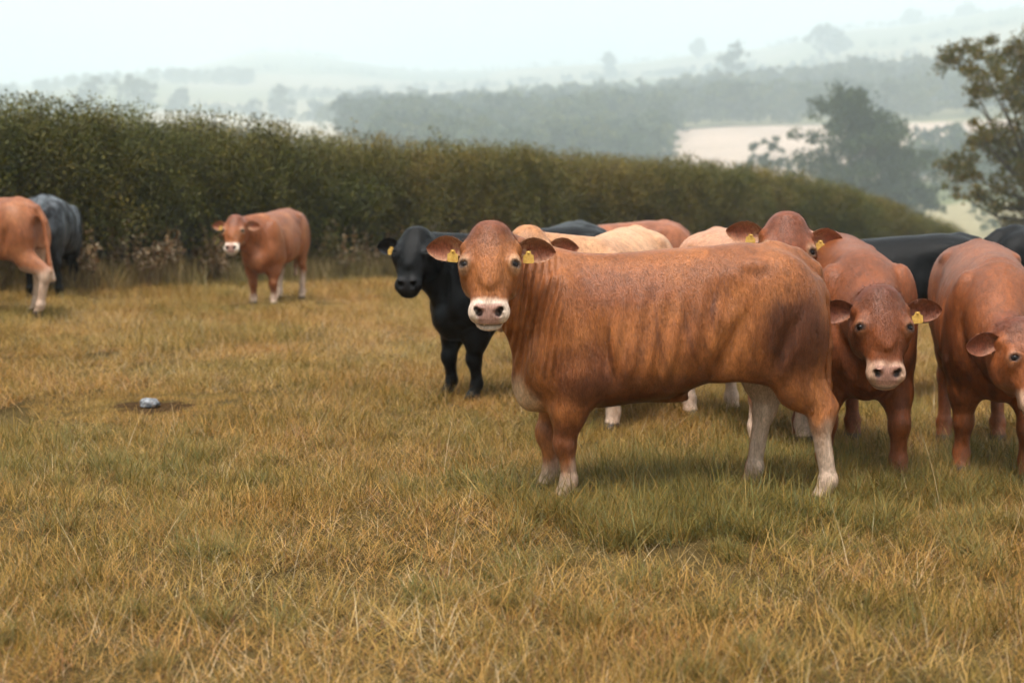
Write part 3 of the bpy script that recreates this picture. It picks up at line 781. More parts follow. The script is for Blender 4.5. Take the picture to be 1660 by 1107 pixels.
for i in range(2):      # 15-16 rank tussock
    gp.append(gmesh('tussock', [blades(rng, 110, .12, (.14, .30), (.003, .0055), (.05, .7), (.4, 1.8), OLV, 4), blades(rng, 60, .12, (.12, .28), (.003, .0055), (.05, .7), (.4, 1.8), GRN, 4),
        blades(rng, 45, .12, (.12, .28), (.0025, .004), (.1, .9), (.4, 1.6), DRY, 4)]))
for i in range(2):      # 17-18 thin small tuft
    gp.append(gmesh('tuft', [blades(rng, 40, .13, (.05, .14), (.0026, .0046), (.2, 1.1), (.3, 1.4), DRY), blades(rng, 20, .13, (.05, .13), (.0026, .0046), (.0, .7), (.2, 1.2), OLV), blades(rng, 10, .13, (.05, .13), (.003, .005), (.4, 1.3), (.2, .9), BRN)]))
SOIL = px(240, 668); HOLLOW = px(1085, 868)
HP = np.array([(-7.2 + 4.5 * t, 20 + 7 * t) for t in np.linspace(-1.6, 7.0, 60)])     # hedge line
HP[:, 0] += .25 * np.sin(np.arange(60) * .7)
def hedge_side(x, y):     # > 0 in front of the hedge
    nx, ny = 7 / 8.32, -4.5 / 8.32
    return (x + 7.2) * nx + (y - 20) * ny
def field_points(y0, y1, dens):
    wmax = .96 * y1 + 3.4; n = int(dens * (y1 - y0) * wmax); k_ = np.arange(n) + rng.integers(0, 9999)
    y = y0 + (y1 - y0) * ((k_ * .7548776662) % 1); x = ((k_ * .5698402910) % 1 - .5) * wmax + rng.normal(0, .06, n)
    ins = np.abs(x) < (.96 * y + 3.4) / 2; x, y = x[ins], y[ins]
    ok = hedge_side(x, y) > .75
    ok &= (((x - SOIL[0]) / .95) ** 2 + ((y - SOIL[1]) / .85) ** 2) > 1
    ok &= (((x - HOLLOW[0]) / .64) ** 2 + ((y - HOLLOW[1]) / .62) ** 2) > 1
    return x[ok], y[ok]
P_, R_, S_, I_ = [], [], [], []
for y0, y1, dn, sc in ((3.0, 9, 4.6, 1.0), (9, 13, 4.0, 1.05), (13, 20, 3.0, 1.2), (20, 34, 1.9, 1.55), (34, 62, .6, 2.2)):
    x, y = field_points(y0, y1, dn)
    n = len(x); p2 = np.stack([x, y, 0 * x], 1)
    a = fbm(p2, .55, 31, 3); g_ = fbm(p2, .8, 47, 3)
    ix = rng.integers(0, 5, n)
    ix = np.where(a > .52 + .1 * rng.random(n), rng.integers(8, 11, n), ix)
    ix = np.where(g_ > .52 + .1 * rng.random(n), rng.integers(5, 8, n), ix)
    hgt = (.55 + .75 * fbm(p2, 1.1, 53, 2)) * rng.uniform(.8, 1.2, n)
    P_.append(np.stack([x, y, gz(x, y)], 1)); I_.append(ix)
    R_.append(np.stack([rng.normal(0, .04, n), rng.normal(0, .04, n), rng.uniform(0, 6.28, n)], 1))
    S_.append(np.stack([rng.uniform(.9, 1.15, n) * sc, rng.uniform(.9, 1.15, n) * sc, hgt * sc ** .35], 1))
x, y = field_points(3.0, 16, 5.0); n = len(x)
P_.append(np.stack([x, y, gz(x, y)], 1)); I_.append(rng.integers(11, 15, n)); R_.append(np.stack([rng.normal(0, .1, n), rng.normal(0, .1, n), rng.uniform(0, 6.28, n)], 1)); S_.append(np.tile(rng.uniform(.6, 1.1, (n, 1)), (1, 3)))
x, y = field_points(3.0, 15, 2.6); n = len(x)      # lumpy tufts
P_.append(np.stack([x, y, gz(x, y)], 1)); I_.append(rng.integers(17, 19, n)); R_.append(np.stack([rng.normal(0, .2, n), rng.normal(0, .2, n), rng.uniform(0, 6.28, n)], 1)); S_.append(np.tile(rng.uniform(.8, 1.7, (n, 1)), (1, 3)))
n = 420; an = rng.uniform(0, 6.28, n); r_ = rng.uniform(.85, 2.5, n)      # thin growth round the bare patch
x = SOIL[0] + .36 * r_ * np.cos(an); y = SOIL[1] + .34 * r_ * np.sin(an)
P_.append(np.stack([x, y, gz(x, y)], 1)); I_.append(rng.integers(17, 19, n)); R_.append(np.stack([rng.normal(0, .1, n), rng.normal(0, .1, n), rng.uniform(0, 6.28, n)], 1)); S_.append(np.tile(rng.uniform(.35, .65, (n, 1)), (1, 3)))
for (u, v_, n, rad, sc) in ((225, 785, 26, .45, .75), (200, 760, 10, .25, .7), (1090, 832, 60, .30, 1.0), (1010, 868, 22, .14, .8), (1165, 866, 22, .14, .8),  (1160, 800, 80, .6, .85), (1010, 800, 30, .4, .7), (1290, 790, 60, .5, .9), (1450, 800, 80, .6, .85), (1600, 800, 40, .5, .9),
                            (960, 760, 30, .5, .7), (1500, 860, 24, .5, .7), (60, 745, 16, .5, .6), (30, 1000, 18, .4, .7), (700, 700, 18, .5, .55), (840, 1010, 18, .4, .7), (1350, 700, 40, .8, .9)):
    c0 = px(u, v_)
    x = c0[0] + rng.normal(0, rad, n); y = c0[1] + rng.normal(0, rad, n)
    P_.append(np.stack([x, y, gz(x, y)], 1)); I_.append(rng.integers(15, 17, n))
    R_.append(np.stack([rng.normal(0, .12, n), rng.normal(0, .12, n), rng.uniform(0, 6.28, n)], 1))
    S_.append(np.tile(rng.uniform(.7, 1.15, (n, 1)) * sc, (1, 3)))
# --------------------------------------------------------------------- hedge
rng = np.random.default_rng(8)
def leaves_on(rng, n, pos_fn, size, pal):
    """n small folded leaf diamonds"""
    p, dr = pos_fn(n)
    L = rng.uniform(*size, n)[:, None]
    dr = dr + rng.normal(0, .55, (n, 3)); dr /= np.linalg.norm(dr, axis=1)[:, None]
    t = np.cross(dr, rng.normal(0, 1, (n, 3))); t /= np.linalg.norm(t, axis=1)[:, None] + 1e-9
    v = np.stack([p, p + dr * L * .5 + t * L * .32, p + dr * L, p + dr * L * .5 - t * L * .32], 1).reshape(-1, 3)
    q = np.arange(4 * n).reshape(-1, 4)
    c = np.asarray(pal)[rng.integers(0, len(pal), n)] * rng.uniform(.7, 1.3, (n, 1))
    return v, q, np.repeat(c, 4, 0)
def stem(p0, p1, r0, r1, c):
    d_ = unit(V(*p1) - V(*p0)); a_ = unit(np.cross(d_, V(.3, .9, .2))); b_ = np.cross(d_, a_)
    v = [V(*p0) + r0 * (a_ * math.cos(t) + b_ * math.sin(t)) for t in (0, 2.09, 4.19)] + [V(*p1) + r1 * (a_ * math.cos(t) + b_ * math.sin(t)) for t in (0, 2.09, 4.19)]
    return np.array(v), np.array([(0, 1, 4, 3), (1, 2, 5, 4), (2, 0, 3, 5)]), np.tile(V(*c), (6, 1))
HL = [(.10, .096, .017), (.082, .08, .015), (.13, .114, .023), (.06, .062, .013), (.155, .12, .028)]
HL2 = [(.20, .165, .036), (.165, .14, .032), (.235, .178, .048), (.125, .112, .028)]
hp = []
def sprig(rng, L, n, size, pal, rad):
    prts = []
    def pos(n_):
        t = rng.uniform(.05, 1, n_); an = rng.uniform(0, 6.28, n_); r = rad * rng.random(n_) ** .7
        return np.stack([r * np.cos(an), r * np.sin(an), t * L], 1), np.stack([np.cos(an) * .8, np.sin(an) * .8, np.full(n_, .5)], 1)
    prts.append(leaves_on(rng, n, pos, size, pal))
    prts.append(stem((0, 0, -.05), (rng.normal(0, .03), rng.normal(0, .03), L), .005, .002, (.06, .045, .03)))
    for i in range(4):
        z = rng.uniform(.1, .7) * L; an = rng.uniform(0, 6.28)
        prts.append(stem((0, 0, z), (rad * math.cos(an), rad * math.sin(an), z + rad), .003, .0015, (.07, .05, .035)))
    return mesh_data('sprig', *(lambda t: (t[0], t[1], M['hedge_leaf'], t[2]))(join(prts)))
for i in range(6): hp.append(sprig(rng, .62, 250, (.024, .048), HL, .30))
for i in range(4): hp.append(sprig(rng, .60, 190, (.024, .045), HL2, .27))
for i in range(4): hp.append(sprig(rng, .75, 90, (.022, .04), HL2, .045))        # upright shoots
hedge = bpy.data.objects.new('hedge', None); link(hedge); hedge.location = (*HP[10], float(gz(*HP[10])[0]))
tagp(hedge, 'long clipped olive green hedgerow with upright shoots running behind the cattle', 'hedge')
hl0 = np.array(hedge.location)
seg_d = np.diff(HP, axis=0); seg_l = np.linalg.norm(seg_d, axis=1); cum = np.concatenate([[0], np.cumsum(seg_l)])
def hedge_at(s):
    x = np.interp(s, cum, HP[:, 0]); y = np.interp(s, cum, HP[:, 1])
    return x, y
TAN = unit(V(4.5, 7, 0)); NRM = V(7 / 8.32, -4.5 / 8.32, 0)     # NRM points to the field
def hedge_surface(s, ph):
    """ph 0 front foot .. 1 back foot -> point, outward normal"""
    x, y = hedge_at(s); z0 = gz(x, y, False)
    Hh = 2.0 + .22 * (vnoise(np.stack([s, 0 * s, 0 * s], 1), .35, 3) - .5) + .16 * (vnoise(np.stack([s, 0 * s, 0 * s], 1), 1.7, 5) - .5)
    th = ph * math.pi
    cx = np.sign(np.cos(th)) * np.abs(np.cos(th)) ** .55; cz_ = np.abs(np.sin(th)) ** .5
    bul = 1 + .46 * (fbm(np.stack([s, ph * 6, 0 * s], 1), .8, 7, 3) - .5)
    off = .85 * cx * bul
    p = np.stack([x, y, z0], 1) + NRM * off[:, None] + V(0, 0, 1) * (Hh * cz_ * (.97 + .06 * (bul - 1)))[:, None]
    nn = NRM * np.cos(th)[:, None] + V(0, 0, 1) * np.sin(th)[:, None]
    return p, nn
def to_euler_up(d, spin):
    """euler XYZ turning +Z to direction d (spin about it first)"""
    ay = np.arccos(np.clip(d[:, 2], -1, 1)); az = np.arctan2(d[:, 1], d[:, 0])
    return np.stack([0 * ay, ay, az], 1)
n = 7600
s = cum[-1] * rng.random(n) ** 1.25; ph = rng.beta(1.25, 1.9, n)
p, nn = hedge_surface(s, ph)
dr = nn * rng.uniform(.25, 1.0, (n, 1)) + V(0, 0, 1) * rng.uniform(.2, 1.0, (n, 1)) + rng.normal(0, .28, (n, 3)); dr /= np.linalg.norm(dr, axis=1)[:, None]
p = p - nn * rng.uniform(-.08, .50, (n, 1))
ix = np.where(rng.random(n) < .28 + .45 * (np.abs(ph - .5) < .16), rng.integers(6, 10, n), rng.integers(0, 6, n))
sc = np.tile(rng.uniform(.75, 1.25, (n, 1)), (1, 3)) * (1 + .25 * s / cum[-1])[:, None]
n2 = 3200
s2 = cum[-1] * rng.random(n2) ** 1.2; p2, _ = hedge_surface(s2, rng.uniform(.38, .62, n2))
d2 = V(0, 0, 1) + rng.normal(0, .10, (n2, 3)); d2 /= np.linalg.norm(d2, axis=1)[:, None]
sc2 = rng.uniform(.4, 1.0, (n2, 1)) ** 1.6 * V(.85, .85, 1.1) * 1.1
p2 = p2 - V(0, 0, .12); sc2[::70] *= rng.uniform(1.2, 1.6, (len(sc2[::70]), 1)) * V(1.6, 1.6, 1)
o = scatter('foliage', np.concatenate([p, p2]) - hl0, np.concatenate([to_euler_up(dr, 0), to_euler_up(d2, 0)]), np.concatenate([sc, sc2]),
            np.concatenate([ix, rng.integers(10, 14, n2)]), hp, hedge)
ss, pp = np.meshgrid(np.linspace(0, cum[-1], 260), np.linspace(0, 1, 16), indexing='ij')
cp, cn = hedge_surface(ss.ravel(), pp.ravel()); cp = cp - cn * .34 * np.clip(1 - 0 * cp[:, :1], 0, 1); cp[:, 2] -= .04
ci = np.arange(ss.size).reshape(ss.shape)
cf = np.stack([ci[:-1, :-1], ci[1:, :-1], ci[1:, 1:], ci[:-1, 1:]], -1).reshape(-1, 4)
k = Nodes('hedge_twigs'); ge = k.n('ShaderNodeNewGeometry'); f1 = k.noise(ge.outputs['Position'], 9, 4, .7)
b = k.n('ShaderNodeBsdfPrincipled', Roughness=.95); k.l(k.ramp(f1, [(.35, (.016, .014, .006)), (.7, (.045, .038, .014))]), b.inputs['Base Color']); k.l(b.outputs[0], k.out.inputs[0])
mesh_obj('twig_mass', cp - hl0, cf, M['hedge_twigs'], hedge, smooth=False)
# tall dry growth along the foot of the hedge
rng = np.random.default_rng(12)
wp = []
for i in range(3):
    wp.append(mesh_data('tall', *(lambda t: (t[0], t[1], M['grass'], t[2]))(join([blades(rng, 60, .2, (.3, .62), (.005, .009), (.0, .45), (.1, .9), [(.36, .26, .11), (.29, .21, .08), (.20, .16, .05), (.14, .12, .035), (.42, .32, .17)], 4)]))))
for i in range(3):
    prts = []
    for j in range(7):
        x0, y0, h0 = rng.normal(0, .12), rng.normal(0, .12), rng.uniform(.55, 1.0); lx, ly = rng.normal(0, .12, 2)
        prts.append(stem((x0, y0, 0), (x0 + lx, y0 + ly, h0), .006, .003, (.16, .09, .05)))
        def pos(n_, x0=x0, y0=y0, h0=h0, lx=lx, ly=ly):
            t = rng.uniform(.45, 1, n_)
            return np.stack([x0 + lx * t, y0 + ly * t, h0 * t], 1), rng.normal(0, 1, (n_, 3)) + V(0, 0, .6)
        prts.append(leaves_on(rng, 26, pos, (.04, .09), [(.24, .14, .07), (.34, .24, .13), (.18, .13, .05), (.44, .35, .24)]))
    wp.append(mesh_data('dock', *(lambda t: (t[0], t[1], M['grass'], t[2]))(join(prts))))
n = 2400
s = cum[-1] * rng.random(n) ** 1.2; x, y = hedge_at(s); of = np.abs(rng.normal(0, .40, n)) + .62
pt = np.stack([x, y, 0 * x], 1) + NRM * of[:, None]; pt[:, 2] = gz(pt[:, 0], pt[:, 1])
o = scatter('tall_dry_grass', pt, np.stack([rng.normal(0, .1, n), rng.normal(0, .1, n), rng.uniform(0, 6.28, n)], 1),
            np.tile(rng.uniform(.6, 1.15, (n, 1)), (1, 3)), np.where(rng.random(n) < .10, rng.integers(3, 6, n), rng.integers(0, 3, n)), wp)
tagp(o, 'tall dry grass and dock stalks along the foot of the hedge', 'grass')

# --------------------------------------------------------------------- trees
def tube(path, rad, nseg=7, c=(.07, .055, .04)):
    path = np.asarray(path, float); m = len(path); vs = []
    for i in range(m):
        T = unit(path[min(i + 1, m - 1)] - path[max(i - 1, 0)]); A = unit(np.cross(T, V(.31, .2, .93) if abs(T[2]) < .9 else V(1, .1, 0))); B = np.cross(T, A)
        an = np.linspace(0, 2 * math.pi, nseg, endpoint=False)
        vs.append(path[i] + rad[i] * (np.cos(an)[:, None] * A + np.sin(an)[:, None] * B))
    i_ = np.arange(m * nseg).reshape(m, nseg); j_ = np.roll(i_, -1, 1)
    q = np.stack([i_[:-1], j_[:-1], j_[1:], i_[1:]], -1).reshape(-1, 4)
    return np.concatenate(vs), q, np.tile(V(*c), (m * nseg, 1))
def tree_meshes(rng, height, lobes, leaves, size, pal, leafmat, trunk_r, base_clear=.2):
    """lobes: (x, y, z, r) in metres from the foot; returns trunk mesh, crown mesh"""
    prts = []; top = V(rng.normal(0, .03) * height, 0, height * .72)
    tp = [V(0, 0, -.4), V(.02 * height, 0, height * .2), V(.0, .02 * height, height * .45), top]
    prts.append(tube(tp, [trunk_r * 1.25, trunk_r, trunk_r * .7, trunk_r * .22]))
    for (x, y, z, r) in lobes:
        t = np.clip(z / height * .75, .18, .62); a0 = V(0, 0, height * t); e = V(x, y, z)
        md = (a0 + e) / 2 + V(0, 0, -.05 * height) + rng.normal(0, .02 * height, 3)
        prts.append(tube([a0, md, e], [trunk_r * .38, trunk_r * .22, trunk_r * .06], 5))
    tm = join(prts)
    W = np.array([l[3] ** 2.2 for l in lobes]); W /= W.sum(); cr = []
    for (x, y, z, r), wgt in zip(lobes, W):
        nl = max(12, int(leaves * wgt)); nsub = max(4, int(nl / 60))
        sc_ = rng.normal(0, 1, (nsub, 3)); sc_ /= np.linalg.norm(sc_, axis=1)[:, None]; sc_ *= (r * rng.uniform(.35, 1.0, (nsub, 1))) * V(1, 1, .8)
        which = rng.integers(0, nsub, nl)
        def pos(n_, which=which, sc_=sc_, r=r, x=x, y=y, z=z):
            q = V(x, y, z) + sc_[which] + rng.normal(0, .17 * r, (n_, 3)) * V(1, 1, .7)
            return q, (q - V(x, y, z - r)) / r
        cr.append(leaves_on(rng, nl, pos, size, pal))
    cm = join(cr)
    return (mesh_data('trunk', tm[0], tm[1], M['bark'], tm[2], True), mesh_data('crown', cm[0], cm[1], leafmat, cm[2]))
def place_tree(name, label, loc, meshes, rz=0, sc=1.0, group=None, cat='tree'):
    r = bpy.data.objects.new(name, None); link(r); r.location = loc; r.rotation_euler = (0, 0, rz); r.scale = (sc,) * 3 if np.isscalar(sc) else sc
    tagp(r, label, cat, group)
    for nm, me in zip(('trunk', 'crown'), meshes):
        o = bpy.data.objects.new(nm, me); link(o); o.parent = r
    return r
TL = [(.09, .092, .022), (.11, .10, .024), (.13, .108, .028), (.07, .076, .02), (.15, .11, .03)]
DL = [(.045, .06, .022), (.055, .07, .026), (.035, .05, .02)]
rng = np.random.default_rng(3)
# ash-like tree at the right edge
dT = 58.0; bT = px(1668, d=dT); bT[2] -= .2
lob = []
for (u, v_, r) in ((1572, 92, 40), (1545, 125, 28), (1608, 84, 36), (1596, 138, 42), (1560, 165, 22), (1645, 112, 44), (1552, 222, 26), (1588, 232, 36), (1622, 210, 40), (1602, 268, 40), (1562, 290, 30),
                   (1640, 285, 50), (1540, 312, 18), (1588, 318, 30), (1648, 168, 40), (1700, 150, 80), (1725, 240, 85), (1690, 70, 60), (1655, 345, 42), (1705, 320, 70), (1770, 180, 80), (1750, 300, 70)):
    m_ = dT / F_PX
    lob.append(((u - 1668) * m_, rng.normal(0, 1.1), EYE + (HOR - v_) * m_ - bT[2], r * m_))
place_tree('broadleaf_tree', 'leafy olive brown tree cut off by the right edge beyond the hedge', bT,
           tree_meshes(rng, 8.4, lob, 34000, (.10, .19), TL, M['tree_leaf'], .26))
def random_lobes(rng, h, w, n, clear=.22, fill=1.0):
    out = []
    for i in range(n):
        a_ = rng.uniform(0, 6.28); z = rng.uniform(clear, .92); prof = math.sin(math.pi * min(.97, (z - clear) / (1 - clear) * .8 + .18)) ** .7
        r = w * .5 * prof * math.sqrt(rng.random()) * .85
        out.append((r * math.cos(a_), r * math.sin(a_), z * h, w * rng.uniform(.13, .2) * fill))
    out.append((0, 0, h * .88, w * .17))
    return out
def far_tree(name, label, u, vtop, d, hgt, wid, n=2600, group=None, sz=None, lobes=18, pal=DL):
    k_ = 1.6 if d < 250 else FS
    d, hgt, wid = d * k_, hgt * k_, wid * k_; sz = (sz[0] * k_, sz[1] * k_)
    b_ = px(u, d=d); top = EYE + (HOR - vtop) / F_PX * d
    b_[2] = min(b_[2], top - hgt) if top - hgt < b_[2] + 1.0 else b_[2]
    h = top - b_[2]
    s_ = sz
    place_tree(name, label, b_, tree_meshes(rng, h, random_lobes(rng, h, wid, lobes, .16 if lobes > 20 else .22, 1.3 if lobes > 20 else 1.0), n, s_, pal, M['far_leaf'], .03 * wid + .1), group=group)
far_tree('oak_tree', 'broad hazy dark green tree in the middle distance above the hedge', 1375, 148, 165, 17, 13.5, 17000, sz=(.34, .6), lobes=44)
far_tree('oak_tree', 'lower hazy tree just right of the broad middle distance tree', 1455, 232, 172, 10, 10, 9000, sz=(.34, .6), lobes=26)
far_tree('field_tree', 'small pale hazy tree in front of the pale stubble field', 1238, 224, 215, 9, 8, 2600, sz=(.3, .55))
far_tree('field_tree', 'low hazy bush tree at the left foot of the broad middle tree', 1305, 268, 190, 6, 9, 2200, sz=(.3, .5))
for (u, v_, wd, lab) in ((160, 134, 17, 'leftmost hazy tree in the row above the hedge at left'), (212, 124, 16, 'tallest hazy tree in the row above the hedge at left'), (243, 138, 14, 'hazy tree touching the tallest one above the hedge at left'),
                     (300, 148, 9, 'narrow hazy tree standing alone right of the left row'), (417, 166, 10, 'short round hazy tree on the pale field left of the fork tree'), (460, 146, 17, 'wide topped hazy tree standing on the pale field'), (515, 166, 12, 'small round hazy tree on the pale field right of the wide one')):
    far_tree('distant_tree', lab, u, v_, 600, 12, wd, 900, group='hazy trees on the fields at left', sz=(.9, 1.7), lobes=14)
for (u, v_, d, wd, lab) in ((1182, 80, 620, 20, 'hazy clump tree rising above the wood left of the hilltop copse'), (1325, 50, 900, 26, 'dark rounded tree on the pale upper hillside'), (1127, 72, 1150, 14, 'tiny faint tree on the far ridge line'), (1350, 62, 905, 16, 'smaller tree beside the dark rounded one on the hillside'),
                        (985, 92, 1000, 10, 'faint bush at the end of the far hillside hedge line'), (1555, 18, 1290, 22, 'faint tree on the skyline at upper right'), (1465, 26, 1290, 18, 'faint tree on the skyline left of the upper right one')):
    far_tree('distant_tree', lab, u, v_, d, 13, wd, 700, group='hazy trees on the far hills', sz=(.0022 * d, .0036 * d), lobes=12)
# woodland and far hedgerows: masses nobody could count
rng = np.random.default_rng(77)
wpro = []
for i in range(5):
    pw_ = np.array([(.05, .065, .022), (.085, .10, .03), (.035, .05, .02), (.11, .115, .035), (.06, .08, .03)])[i] * np.array([[1, 1, 1], [1.3, 1.25, 1.1], [.75, .8, .9]])
    t, c = tree_meshes(rng, 11, random_lobes(rng, 11, 9.5, 14, .12), 900, (.5, 1.0), pw_, M['far_leaf'], .3)
    wpro.append(c)
xs, ys, sc = [], [], []
def wood(u0, u1, d0, d1, n, s0=.75, s1=1.15):
    u = rng.uniform(u0, u1, n); d = rng.uniform(d0, d1, n) * FS
    xs.append((u - 830) / F_PX * d); ys.append(d); sc.append(rng.uniform(s0, s1, n) * FS * .85)
wood(600, 1085, 235, 350, 260, .6, .95); wood(560, 1085, 300, 540, 420); wood(1040, 2300, 345, 560, 900); wood(520, 640, 420, 560, 60, .5, .8)
wood(-300, 120, 520, 700, 60, .5, .8); wood(1150, 1700, 640, 700, 60, .5, .8)
wood(1480, 1900, 175, 250, 60, .5, .9); wood(1500, 2200, 120, 150, 12, .2, .35)
wood(250, 420, 900, 960, 60, .7, 1.1); wood(-400, 200, 880, 940, 110, .6, 1.0); wood(420, 620, 760, 800, 40, .5, .8)
for (ua, da, ub, db, n) in ((985, 1000, 1240, 980, 50), (1200, 820, 1560, 850, 70), (1240, 1250, 1700, 1290, 130), (1050, 1000, 1250, 760, 60), (380, 1560, 560, 1590, 60), (100, 1100, 640, 1180, 100), (640, 900, 1000, 960, 80), (640, 1400, 1100, 1420, 60), (1400, 1000, 1800, 1040, 80), (0, 430, 420, 640, 50), (380, 640, 760, 390, 40)):
    t = rng.random(n); d = da + (db - da) * t; u = ua + (ub - ua) * t + rng.normal(0, 2, n); d = d * FS
    xs.append((u - 830) / F_PX * d); ys.append(d); sc.append(rng.uniform(.22, .55, n) * FS)
xs, ys, sc = map(np.concatenate, (xs, ys, sc)); n = len(xs)
o = scatter('woodland', np.stack([xs, ys, gz(xs, ys) - .6], 1), np.stack([0 * xs, 0 * xs, rng.uniform(0, 6.28, n)], 1), np.stack([sc * 1.1, sc * 1.1, sc], 1), rng.integers(0, 5, n), wpro)
tagp(o, 'hazy blue green woodland and hedgerows covering the far hillsides', 'woodland')
# ---------------------------------------------------------------------- haze
k = Nodes('haze')
vol = k.n('ShaderNodeVolumePrincipled', Density=.00072, Anisotropy=.0); vol.inputs['Color'].default_value = (.79, .91, .98, 1)
k.l(vol.outputs[0], k.out.inputs['Volume'])
bm = bmesh.new(); bmesh.ops.create_cube(bm, size=1)
for q in bm.verts: q.co = Vector((q.co.x * 10400, q.co.y * 10400, -16 if q.co.z < 0 else 490))
o = bm_obj('haze', bm, M['haze']); tagp(o, 'pale bluish haze filling the valley air', 'haze', kind='stuff')
# ---------------------------------------------------------------------- herd
def at(x, y): return (x, y, float(gz(x, y)[0]) - .01)
def hv(u, v=None, d=None): p = px(u, v, d); return at(p[0], p[1])
D = math.radians
# rz: heading of the animal, degrees counter-clockwise from +X (180 = facing left in the picture, -90 = facing the camera)
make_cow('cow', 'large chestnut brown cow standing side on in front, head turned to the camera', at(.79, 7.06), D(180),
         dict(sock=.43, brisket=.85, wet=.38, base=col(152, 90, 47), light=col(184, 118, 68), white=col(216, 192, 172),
              patch=[(-.62, .88, .22, .22, .85, col(80, 43, 27)), (.52, .72, .18, .12, .45, col(100, 56, 38)), (.15, .60, .5, .10, .55, col(84, 46, 34)), (.25, 1.12, .3, .10, .35, col(120, 66, 44)),  # low flank patch: dark coat with underside shade painted in
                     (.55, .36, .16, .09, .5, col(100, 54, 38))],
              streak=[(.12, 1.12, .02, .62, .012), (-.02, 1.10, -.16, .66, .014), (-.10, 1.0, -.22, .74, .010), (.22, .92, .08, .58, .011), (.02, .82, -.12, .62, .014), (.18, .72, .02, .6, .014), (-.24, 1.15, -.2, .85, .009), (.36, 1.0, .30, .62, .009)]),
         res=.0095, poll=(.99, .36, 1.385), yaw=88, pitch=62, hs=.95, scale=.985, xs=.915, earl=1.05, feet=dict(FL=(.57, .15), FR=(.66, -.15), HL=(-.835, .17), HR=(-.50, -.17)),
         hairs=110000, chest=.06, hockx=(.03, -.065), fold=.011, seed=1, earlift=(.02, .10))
BLK = dict(base=col(9, 9, 10), dark=col(5, 5, 6), light=col(18, 17, 17), pale=col(24, 22, 21), white=col(22, 21, 22), tuft=col(12, 12, 12), nose=col(34, 32, 33), hole=col(10, 10, 10),
           hoof=col(26, 26, 26), earin=col(18, 15, 15), earhair=col(26, 23, 22), earback=col(12, 12, 12), ring=.2, muzzle=.25, sock=0, black=True)
RED = dict(base=col(124, 66, 33), dark=col(68, 31, 17), light=col(148, 83, 46), wet=.5, pale=col(188, 138, 104), white=col(206, 168, 142), tuft=col(104, 54, 36), ring=.5, muzzle=.75, sock=.0, earin=col(116, 60, 40),
           earback=col(118, 64, 42), earhair=col(150, 98, 68), nose=col(176, 128, 112))
TAN = dict(base=col(196, 146, 106), dark=col(160, 104, 70), light=col(214, 170, 130), pale=col(228, 196, 164), white=col(236, 220, 200), tuft=col(176, 116, 70), sock=.5, earback=col(168, 108, 66))
PNK = dict(base=col(172, 118, 92), dark=col(130, 80, 60), light=col(196, 146, 120), sock=.5)
make_cow('cow', 'black cow with yellow ear tag standing behind the large chestnut cow\'s head', at(.13, 11.1), D(-148), BLK, res=.014, poll=(1.0, .0, 1.28), yaw=45, pitch=56, scale=1.0,
         feet=dict(FL=(.56, .14), FR=(.62, -.14)), fat=.88, belly=.06, hairs=24000, tags=(0, 1), seed=2, earlift=(.1, .02))
make_cow('cow', 'reddish brown cow facing the camera with lowered head, right of the chestnut cow', at(1.93, 8.2), D(-94), RED, res=.0125, poll=(1.10, .0, 1.045), yaw=2, pitch=64, roll=0,
         feet=dict(FL=(.66, .19), FR=(.58, -.19)), hairs=60000, tags=(1, 0), seed=3, fat=.93, earlift=(.12, .05), hs=.94, earl=1.1)
make_cow('cow', 'glossy brown cow at the right edge with its face partly cut off', at(2.77, 8.28), D(-102), dict(RED, base=col(134, 74, 38)), res=.0125, poll=(1.2, .07, .92), yaw=28, pitch=60, roll=-4,
         feet=dict(FL=(.70, .16), FR=(.52, -.17)), hairs=45000, fat=.93, scale=.975, tags=(0, 0), seed=4, earlift=(.1, -.05), hs=.97)
make_cow('cow', 'brown cow raising its face above the rump of the large chestnut cow', at(1.52, 9.2), D(-78), dict(base=col(134, 72, 40), sock=.55, tuft=col(126, 68, 44), patch=[(-.3, 1.05, .75, .6, .85, col(192, 140, 108))]), res=.0125, poll=(.98, -.13, 1.39), yaw=-12, pitch=64, roll=-4,
         hairs=30000, tags=(1, 1), seed=5, earlift=(.05, .14), hs=1.02, earl=1.1)
make_cow('cow', 'cream backed tan cow whose fluffy poll shows behind the chestnut cow\'s ear', at(.70, 9.75), D(-110), dict(TAN, tuft=col(184, 122, 74)), res=.014, poll=(1.0, -.28, 1.30), yaw=16, pitch=62, hairs=16000, tags=(0, 0), seed=6)
make_cow('cow', 'pinkish brown cow hidden between the raised face and the lowered red head', at(2.25, 11.2), D(75), PNK, res=.02, poll=(1.1, .1, .9), yaw=0, pitch=70, hairs=8000, tags=(0, 0), seed=7)
make_cow('cow', 'far reddish cow of which only the back shows over the cream back', at(.95, 13.6), D(200), dict(RED, base=col(150, 90, 60)), res=.02, poll=(1.1, .1, .8), yaw=0, pitch=70, hairs=6000, tags=(0, 0), seed=8)
make_cow('cow', 'far black cow showing a sliver of back beside the fluffy poll', at(.45, 12.9), D(-110), BLK, res=.02, poll=(1.05, .1, .9), yaw=0, pitch=70, tags=(0, 0), seed=9)
make_cow('cow', 'black cow standing side on behind the two red cows at right', at(2.85, 10.8), D(180), BLK, res=.02, scale=.97, poll=(1.1, .1, .9), yaw=0, pitch=70, tags=(0, 0), hairs=9000, seed=10)
make_cow('cow', 'black cow at the far right edge behind the glossy brown cow', at(4.45, 11.2), D(12), BLK, res=.02, poll=(1.1, .1, .9), yaw=0, pitch=70, tags=(0, 0), seed=11)
